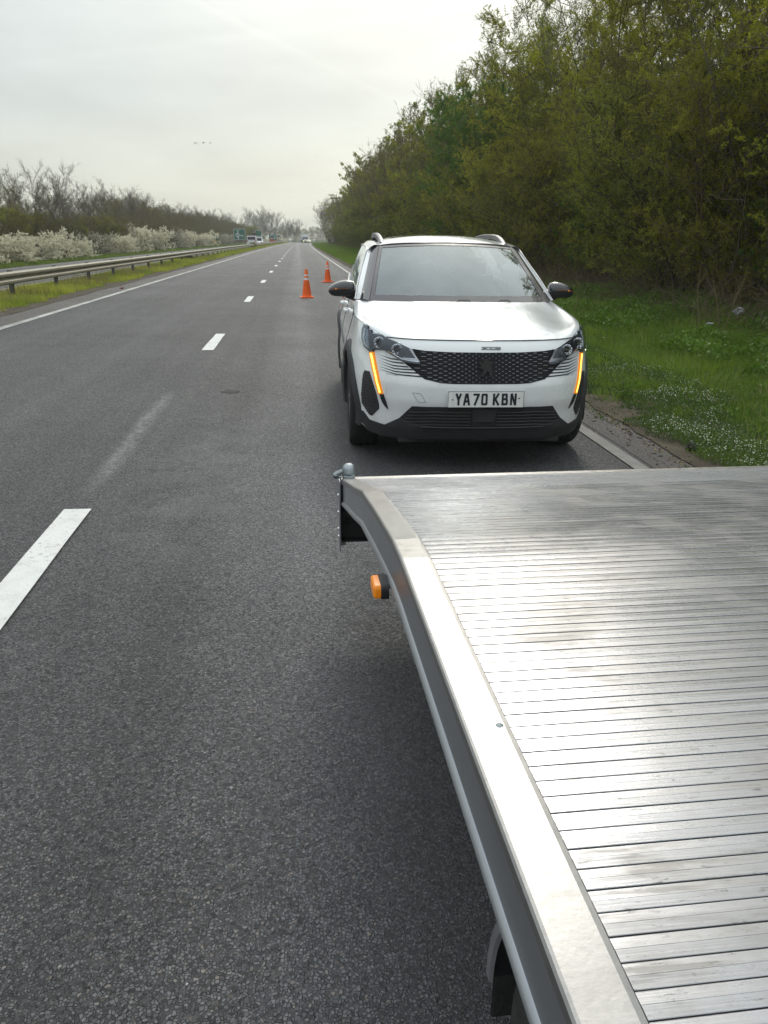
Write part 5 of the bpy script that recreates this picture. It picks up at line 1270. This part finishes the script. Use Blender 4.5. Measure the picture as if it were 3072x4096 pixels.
while s < 240:
    key = (['thick', 'thickO', 'thickO', 'thick', 'green'][k % 5] if s < 62 else 'thickL'); place = 'near' if s < 25 else ('middle' if s < 62 else 'far')
    hed(key, s, 9.6 + rr_.uniform(-.25, .45) + (.5 if s < 16 else 0), (1.05 if key != 'green' else .55) * rr_.uniform(.8, 1.2), {'thick': 'yellow green bush at the foot of the tall trees, %s stretch', 'thickO': 'olive bush at the foot of the tall trees, %s stretch', 'green': 'dark green low bush at the foot of the tall trees, %s stretch', 'thickL': 'olive brown bush at the foot of the tall trees, %s stretch'}[key] % place, 'shrub', 'bushes at the foot of the thicket', 1.0)
    s += rr_.uniform(2.0, 2.7) * (1 if s < 62 else 1.3); k += 1
s = 52.5; k = 0
while s < 330:
    key = ['oliL', 'budL', 'oliL', 'bareD', 'oliL'][k % 5]
    hed(key, s, 10.4 + rr_.uniform(-.3, .4), {'bareD': 1.55}.get(key, 1.0) * rr_.uniform(.88, 1.08), {'budL': 'yellow green budding tree in the far stretch of the thicket', 'oliL': 'brownish olive tree in the far stretch of the thicket', 'bareD': 'brown bare tree in the far stretch of the thicket'}[key], 'tree', 'far trees of the tall thicket, ' + key[:4].replace('budL', 'budding').replace('oliL', 'olive').replace('bare', 'bare'), 1.0)
    s += rr_.uniform(2.9, 3.6); k += 1
s = 7.5; k = 0
while s < 150:
    key = ['budB', 'tangle', 'budA', 'tangle'][k % 4] if s < 60 else ['oliL', 'bareD', 'oliL'][k % 3]
    hed(key, s, 13.6 + rr_.uniform(-.4, .4), (1.75 if key == 'bareD' else 1.06) * rr_.uniform(.92, 1.06), {'budB': 'tree with sparse olive buds deep in the thicket', 'tangle': 'tall bare tree whose twigs top the thicket', 'budA': 'tree with yellow green buds deep in the thicket', 'oliL': 'olive tree deep in the far thicket', 'bareD': 'tall brown bare tree topping the far thicket'}[key], 'tree', 'second row of the thicket, ' + {'budB': 'olive', 'tangle': 'bare', 'budA': 'budding', 'oliL': 'far olive', 'bareD': 'far bare'}[key])
    s += rr_.uniform(3.0, 3.8); k += 1
s = 6
while s < 60:
    hed('green', s, 16.8, 1.05, 'dark green tree at the very back of the thicket', 'tree', 'back row of the thicket'); s += 3.6
hed('bareL', 232, 8.6, 1.7, 'pale bare tree at the far end of the thicket on the right', 'tree', None)
hed('blos2', 196, 7.4, 2.1, 'tall white blossoming shrub at the far foot of the thicket', 'shrub', None, .7)
# left hedge
GB = 'white blossoming blackthorns beyond the far carriageway'
bl_ = [(47.5, -18.6, .80, 1.2, 'blos'), (51.5, -18.9, .90, 1.0, 'blos'), (55.5, -18.6, .78, 1.2, 'blos'), (62.0, -18.6, .80, 1.15, 'blos'), (66.0, -18.9, .92, 1.0, 'blos'), (71.5, -18.5, .66, 1.1, 'blos'), (76, -19.2, .80, 1.1, 'blos2'), (81.0, -18.9, .74, 1.0, 'blos2'), (87.5, -18.6, .85, 1.15, 'blos'), (91.5, -18.9, .80, 1.0, 'blos'), (99, -18.9, 1.28, .85, 'blos'), (113, -18.8, 1.2, .95, 'blos'), (131, -19.1, 1.1, 1.0, 'blos2'), (139, -18.9, 1.25, 1.0, 'blos'), (160, -19.0, 1.1, 1.1, 'blos'), (172, -19.0, 1.25, 1.0, 'blos'), (203, -19.3, 1.0, 1.3, 'blos2'), (220, -19.4, 1.0, 1.4, 'blos2')]
for i, (s, x, sc, sx, key) in enumerate(bl_):
    if i < 12: lb_ = ('thick creamy white blossoming bush, %s of these from the left edge' if key == 'blos' else 'thinly blossoming brown bush, %s of these from the left edge') % ['first', 'second', 'third', 'fourth', 'fifth', 'sixth', 'seventh', 'eighth', 'ninth', 'tenth', 'eleventh', 'twelfth'][sum(1 for q in bl_[:i] if q[4] == key)]
    else: lb_ = 'white blossoming bush in the far half of the hedge row'
    hed(key, s, x, sc, lb_, 'shrub', GB, sx)
for s in np.arange(30, 200, 3.1):
    hed('bareD', float(s) + rr_.uniform(-.5, .5), -20.6 + rr_.uniform(-.3, .3), rr_.uniform(.50, .66), 'low brown twiggy bush filling the hedge behind the blossom', 'shrub', 'low brown bushes behind the blossom', 1.35)
for i, (s, x, sc, key, sx) in enumerate([(44, -21.5, .75, 'bareL', 1.0), (38, -21.8, .7, 'bareD', 1.1), (56, -21.5, .92, 'bareL', .9), (50, -22.5, .9, 'bareD', 1), (62, -22.2, .85, 'bareD', 1.1), (69, -20.9, 1.0, 'bareL', 1.15), (73, -22.6, .9, 'bareD', 1.1), (79, -22.0, .80, 'bareL', 1.0), (85, -21.8, .85, 'bareL', 1.0), (90, -22.4, .9, 'bareD', 1.1), (96, -21.6, .95, 'bareD', 1.1), (102, -21.5, 1.10, 'bareL', 1.0), (108, -22, 1.0, 'bareD', 1.1), (60, -20.6, .95, 'shrubG', 1.1), (66, -20.5, .9, 'shrubG', 1), (76, -20.6, .85, 'shrubG', 1.1), (84, -20.5, .95, 'shrubG', 1.1), (89, -20.4, .9, 'shrubG', 1), (54, -20.6, .95, 'shrubG', 1.1), (48, -20.6, 1.0, 'shrubG', 1.1), (97, -20.8, .8, 'shrubG', 1)]):
    lb_ = {'bareL': 'bare grey tree with upswept fan of twigs behind the blossoming hedge', 'bareD': 'brown bare bushy tree behind the blossoming hedge', 'shrubG': 'green leafing shrub between blossom and bare trees'}[key]
    if key == 'bareL' and s == 69: lb_ = 'tallest bare tree with wide fan of upright twigs behind the blossoming hedge'
    hed(key, s, x, sc, lb_, 'tree' if key != 'shrubG' else 'shrub', None if s == 69 else 'left hedge, ' + {'bareL': 'bare grey trees', 'bareD': 'brown bare trees', 'shrubG': 'green shrubs'}[key], sx)
s = 113; k = 0
while s < 330:
    for x, kk, sc in ((-21.6, 'bareD', .95), (-24.5, 'bareL' if k % 3 == 0 else 'bareD', 1.05)):
        hed(kk, s + rr_.uniform(-1, 1), x, sc * rr_.uniform(.85, 1.12), 'brown leafless tree in the long far stretch of the left hedge' if kk == 'bareD' else 'grey leafless tree topping the long far stretch of the left hedge', 'tree', 'far stretch of the left hedge, ' + ('brown' if kk == 'bareD' else 'grey'), 1.1)
    s += rr_.uniform(4.6, 6.2); k += 1
# far trees at the bend
for X, Y, key, sc, lb_ in ((-15.5, 350, 'bareL', 2.0, 'big pale round bare tree far away over the bend'), (-11.5, 356, 'bareL', 1.8, 'bare tree merging with the big pale one on its right'), (-19, 352, 'bareL', 1.7, 'bare tree merging with the big pale one on its left'), (-2.0, 372, 'bareL', 1.45, 'pale bare tree left of the far lamp posts'), (-5.4, 376, 'bareL', 1.25, 'lower pale bare tree beside the big one and the lamp posts'), (-30, 340, 'bareL', 1.75, 'pale bare tree over the green signs'), (-14.4, 262, 'shrubG', 1.4, 'pale yellow willow right of the tall green and grey sign')):
    plant(key, X, Y, 0, sc, rr_.uniform(0, 6), lb_, 'tree', None, 1.0)
for i in range(46):
    X = -70 + i * 2.6 + rr_.uniform(-1, 1); Y = 400 + rr_.uniform(-20, 60)
    key = 'bareD' if i % 3 else 'oliL'
    plant(key, X, Y, 0, (1.1 if key == 'bareD' else .62) * rr_.uniform(.8, 1.15), rr_.uniform(0, 6), 'hazy tree in the faint line of woods at the end of the road', 'tree', 'hazy trees at the end of the road', 1.5)

# ---- grass, weeds, flowers (ground cover)
def vnoise(x, y, f, seed):
    r = np.random.default_rng(seed); g = r.uniform(0, 1, (64, 64)); X = (x * f) % 63; Y = (y * f) % 63; i = X.astype(int); j = Y.astype(int); a = X - i; b = Y - j; a = a * a * (3 - 2 * a); b = b * b * (3 - 2 * b)
    return (g[i, j] * (1 - a) + g[i + 1, j] * a) * (1 - b) + (g[i, j + 1] * (1 - a) + g[i + 1, j + 1] * a) * b
def blades(name, x0, x1, s0, s1, n, h, w, mat, label, seed, edge0=0.0, edge1=0.0, fine=True, dens=None, power=1.0, lean=.55):
    r = np.random.default_rng(seed); s = s0 + (s1 - s0) * r.uniform(0, 1, n) ** power; x = r.uniform(x0, x1, n)
    e0 = x0 + edge0 * (vnoise(s, s * 0 + 3, 1.7, seed) + .6 * vnoise(s, s * 0 + 9, 6.1, seed + 1)) ; e1 = x1 - edge1 * (vnoise(s, s * 0 + 7, 1.7, seed + 2) + .6 * vnoise(s, s * 0 + 1, 6.1, seed + 3))
    cl = vnoise(x + 50, s, 2.2, seed + 4); cl2 = vnoise(x + 50, s, .7, seed + 5); fi = vnoise(x + 50, s, 9, seed + 8)
    kp = (x > e0) & (x < e1) & (r.uniform(0, 1, n) < .35 + .9 * cl) & (fi + r.uniform(0, .6, n) > .42)
    s, x, cl, cl2 = s[kp], x[kp], cl[kp], cl2[kp]; n = len(s)
    X, Y = road(s, x); Z = gz(x) - .01
    P = np.stack([X, Y, Z], 1); hh = h * (.45 + .5 * cl + .5 * cl2) * r.uniform(.5, 1.25, n); az = r.uniform(0, 2 * np.pi, n)
    drift = vnoise(x + 50, s, 1.3, seed + 6) * 2 * np.pi
    L_ = np.stack([np.cos(az) * .6 + np.cos(drift) * .6, np.sin(az) * .6 + np.sin(drift) * .6, np.zeros(n)], 1) * (hh * lean * r.uniform(.3, 1.5, n))[:, None]
    a2 = az + 1.57 + r.normal(0, .4, n); Wd = np.stack([np.cos(a2), np.sin(a2), np.zeros(n)], 1) * (w * r.uniform(.6, 1.3, n) / 2)[:, None]
    up_ = np.zeros((n, 3)); up_[:, 2] = hh
    tone = np.clip(cl2 * .7 + r.uniform(-.1, .45, n), 0, 1)
    if fine:
        V = np.stack([P - Wd, P + Wd, P + L_ * .35 + up_ * .6 - Wd * .8, P + L_ * .35 + up_ * .6 + Wd * .8, P + L_ + up_ * .92], 1).reshape(-1, 3)
        b = np.arange(n)[:, None] * 5; Fc = np.concatenate([b + [0, 1, 3], b + [0, 3, 2], b + [2, 3, 4]]); t = np.repeat(tone, 5)
    else:
        V = np.stack([P - Wd, P + Wd, P + L_ + up_], 1).reshape(-1, 3); b = np.arange(n)[:, None] * 3; Fc = b + [0, 1, 2]; t = np.repeat(tone, 3)
    o = mesh_arrays(name, V, Fc, M[mat], attr=t); return tag(o, label, 'grass', None, 'stuff')
blades('verge_tufts', 3.4, 9.2, 3.8, 22, 26000, .17, .008, 'grass', 'longer grass tufts on the near verge', 29, .5, 0, True, power=1.2, lean=.8)
blades('verge_dead_grass', 3.4, 9.2, 4, 40, 9000, .16, .007, 'straw', 'dead grass among the green on the verge', 30, .5, 0, False, power=1.2, lean=1.0)
blades('verge_grass', 2.92, 9.2, 3.6, 15, 170000, .085, .0065, 'grass', 'green grass on the verge right of the white car', 21, .28, 0, True, power=1.3)
blades('verge_grass', 3.0, 9.2, 15, 55, 130000, .11, .012, 'grass', 'green grass on the verge beyond the white car', 22, .4, 0, False, power=1.4)
blades('verge_grass', 3.0, 8.6, 55, 330, 90000, .16, .05, 'grass', 'distant grass strip below the thicket', 23, .4, 0, False, power=1.5)
blades('median_tufts', -8.1, -6.1, 8, 70, 16000, .26, .012, 'straw', 'pale dead grass tufts on the median', 28, .1, .3, False, power=1.3)
blades('median_grass', -8.15, -5.85, 8, 45, 120000, .13, .013, 'grass_yellow', 'yellowish grass of the median under the crash barrier', 24, .15, .45, False, power=1.2)
blades('median_grass', -8.15, -5.85, 45, 330, 90000, .16, .045, 'grass_yellow', 'far yellowish grass strip of the median', 25, .1, .35, False, power=1.6)
blades('far_verge_grass', -19.2, -16.6, 30, 320, 70000, .18, .05, 'grass_far', 'grass strip before the blossoming hedge', 26, .0, .3, False, power=1.5)
# mown turf body under the blades so no bare sheet shows
def cover(name, n, xr, sr, size, hgt, mat, label, seed, cat='weeds', clump=2.0, thr=.45, aspect=.8, edge=0.0, up=.8):
    r = np.random.default_rng(seed); x = r.uniform(*xr, n); s = r.uniform(*sr, n)
    f = vnoise(x + 50, s, clump, seed) * .6 + vnoise(x + 50, s, clump * 3.1, seed + 1) * .4
    e0 = xr[0] + edge * (vnoise(s, s * 0 + 3, 1.1, seed) + .6 * vnoise(s, s * 0 + 9, 4.1, seed + 1))
    kp = (f > thr) & (x > e0); x, s, f = x[kp], s[kp], f[kp]; n = len(x); X, Y = road(s, x)
    dome = np.clip((f - thr) * 4, .1, 1)
    P = np.stack([X, Y, gz(x) + hgt * dome * r.uniform(.15, 1, n)], 1)
    V, Fc, t = leaves(P, size, r, up, aspect, np.clip(f + r.uniform(-.3, .3, n), 0, 1))
    o = mesh_arrays(name, V, Fc, M[mat], nper=4, attr=t); return tag(o, label, cat, None, 'stuff'), P
cover('nettle_cover', 46000, (5.3, 9.8), (6, 22), .055, .24, 'weeds', 'dark broad leaved weeds along the foot of the thicket', 31, clump=1.3, thr=.42)
cover('nettle_cover', 26000, (3.8, 7.8), (4.4, 15), .035, .10, 'weeds', 'low broad leaved weeds scattered in the verge grass', 32, clump=1.8, thr=.49)
cover('scurvygrass', 75000, (2.82, 4.35), (4.2, 12), .016, .085, 'cover', 'mat of small leaved plants at the edge of the verge', 33, clump=1.6, thr=.27, edge=.26)
cover('white_flowers', 8500, (2.88, 4.35), (4.2, 9.5), .011, .115, 'petal', 'tiny white flowers in the mat at the edge of the verge', 33, 'flowers', clump=1.6, thr=.38, aspect=1.0, edge=.26, up=2)
cover('creeping_weeds', 5200, (2.62, 3.2), (3.8, 16), .018, .03, 'cover', 'sparse small weeds creeping over the dusty road edge', 37, clump=3.0, thr=.52, edge=.15)
cover('leaf_litter', 5000, (2.75, 3.6), (3.8, 14), .022, .008, 'straw', 'dead leaves and straw bits along the soil edge', 35, 'leaf litter', thr=.3)
# soil crumbs and grit at the road edge
def grit(name, n, xr, sr, size, mat, label, seed):
    r = np.random.default_rng(seed); x = r.uniform(*xr, n); s = r.uniform(*sr, n) ; X, Y = road(s, x); P = np.stack([X, Y, gz(x) + size * .2], 1); sz = size * r.uniform(.3, 1.2, n) ** 1.5
    o6 = np.array([[1, 0, 0], [-1, 0, 0], [0, 1, 0], [0, -1, 0], [0, 0, .6], [0, 0, -.6]], float); V = (P[:, None] + (o6[None] + r.normal(0, .2, (n, 6, 3))) * sz[:, None, None]).reshape(-1, 3)
    f8 = np.array([[0, 2, 4], [2, 1, 4], [1, 3, 4], [3, 0, 4], [2, 0, 5], [1, 2, 5], [3, 1, 5], [0, 3, 5]]); Fc = (np.arange(n)[:, None, None] * 6 + f8[None]).reshape(-1, 3)
    o = mesh_arrays(name, V, Fc, mat); return tag(o, label, 'grit', None, 'stuff')
grit('soil_crumbs', 2600, (2.6, 3.6), (4.3, 14), .016, M['stone'], 'crumbs of dark earth on the dusty road edge', 41)
grit('road_grit', 500, (-5.6, 2.4), (.8, 14), .0055, M['line_worn'], 'loose pale grit on the carriageway', 42)
# dry stalks and brambles at the foot of the thicket
r = np.random.default_rng(51)
def arcs(name, n, xr, sr, L_, rad_, mat, label, cat, trop=-.10, upz=1.2):
    segs = []
    for i in range(n):
        x = r.uniform(*xr); s = r.uniform(*sr); X, Y = road(s, x); d = norm(np.array([r.normal(0, .8), r.normal(0, .8), upz]))
        walk(np.array([float(X), float(Y), float(gz(x)) - .02]), d, L_ * r.uniform(.5, 1.3), rad_ * r.uniform(.6, 1.3), 6, r, .12, trop, segs, .3)
    sg = np.array(segs); V, Fc = tubes(sg[:, :3], sg[:, 3:6], sg[:, 6], sg[:, 7]); o = mesh_arrays(name, V, Fc, M[mat]); return tag(o, label, cat, None, 'stuff')
arcs('bramble_tangle', 1500, (7.2, 9.8), (9, 40), 1.5, .0055, 'bark_brown', 'tangle of brown bramble stems at the foot of the thicket', 'brambles', -.12)
arcs('dry_grass_stems', 900, (6.6, 9.3), (8, 34), .7, .0035, 'straw', 'dry straw coloured stems before the thicket', 'dry stems', -.05)
for i, (X, Y, h_, dx) in enumerate(((7.05, 13.3, 1.25, -.22), (7.22, 13.0, .95, -.05), (7.5, 13.25, 1.05, .16), (5.9, 16.6, .9, .05), (8.0, 12.2, .8, .2))):
    segs = []; q = np.array([X, Y, .05]); walk(q, norm(np.array([dx, .1, 1.0])), h_, .011, 8, r, .06, -.01, segs, .3)
    for k in range(3): a = segs[3 + k]; walk(np.array(a[:3]), norm(np.array([r.normal(0, .6), .2, 1.0])), h_ * .3, .005, 3, r, .1, 0, segs, .4)
    sg = np.array(segs); V, Fc = tubes(sg[:, :3], sg[:, 3:6], sg[:, 6], sg[:, 7], 5); tag(mesh_arrays('dry_stalk', V, Fc, M['straw']), ['tallest pale dry stalk leaning left before the thicket', 'shorter pale dry stalk just right of the tallest one', 'pale dry stalk bending right before the thicket', 'lone dry stalk seen close to the car mirror', 'short dry stalk near the white plastic bag'][i], 'dry stalk')
# thistle sprig by the verge edge
t = empty('young_thistle', (3.3, 7.66, -.05), 0, 'small dark spiky plant by the verge edge right of the car', 'plant')
rg = np.random.default_rng(61); sg = []
for k in range(4): walk(np.array([0., 0, 0]), norm(np.array([rg.normal(0, .5), rg.normal(0, .4), 1.2])), .22, .005, 4, rg, .1, 0, sg, .4)
sg = np.array(sg); V, Fc = tubes(sg[:, :3], sg[:, 3:6], sg[:, 6], sg[:, 7], 4); mesh_arrays('stem', V, Fc, M['bark_dark'], t)
P = sg[rg.integers(0, len(sg), 160), 3:6] + rg.normal(0, .02, (160, 3)); V, Fc, tn = leaves(P, .03, rg); mesh_arrays('leaf', V, Fc, M['weeds'], t, nper=4, attr=tn)['kind'] = 'stuff'
# weed tuft grown through the barrier
t = plant('shrubG', *rp(131, -7.3)[:2], .15, .22, 1.0, 'dark weedy bush grown through the crash barrier', 'shrub', None, 1.6)

# ------------------------------------------------------------------ haze
hz = MB().box((0, 650, 12.2), (2600, 1800, 27.5)).build('haze', None); hz['kind'] = 'stuff'; hz['label'] = 'thin pale haze over the whole road'; hz['category'] = 'haze'
hm = bpy.data.materials.new('haze_air'); hm.use_nodes = True; t_ = hm.node_tree; t_.nodes.clear(); o_ = t_.nodes.new('ShaderNodeOutputMaterial'); v_ = t_.nodes.new('ShaderNodeVolumePrincipled')
v_.inputs['Color'].default_value = (.92, .94, .95, 1); v_.inputs['Density'].default_value = .0005; v_.inputs['Anisotropy'].default_value = .2
t_.links.new(v_.outputs[0], o_.inputs['Volume']); hz.data.materials.append(hm)
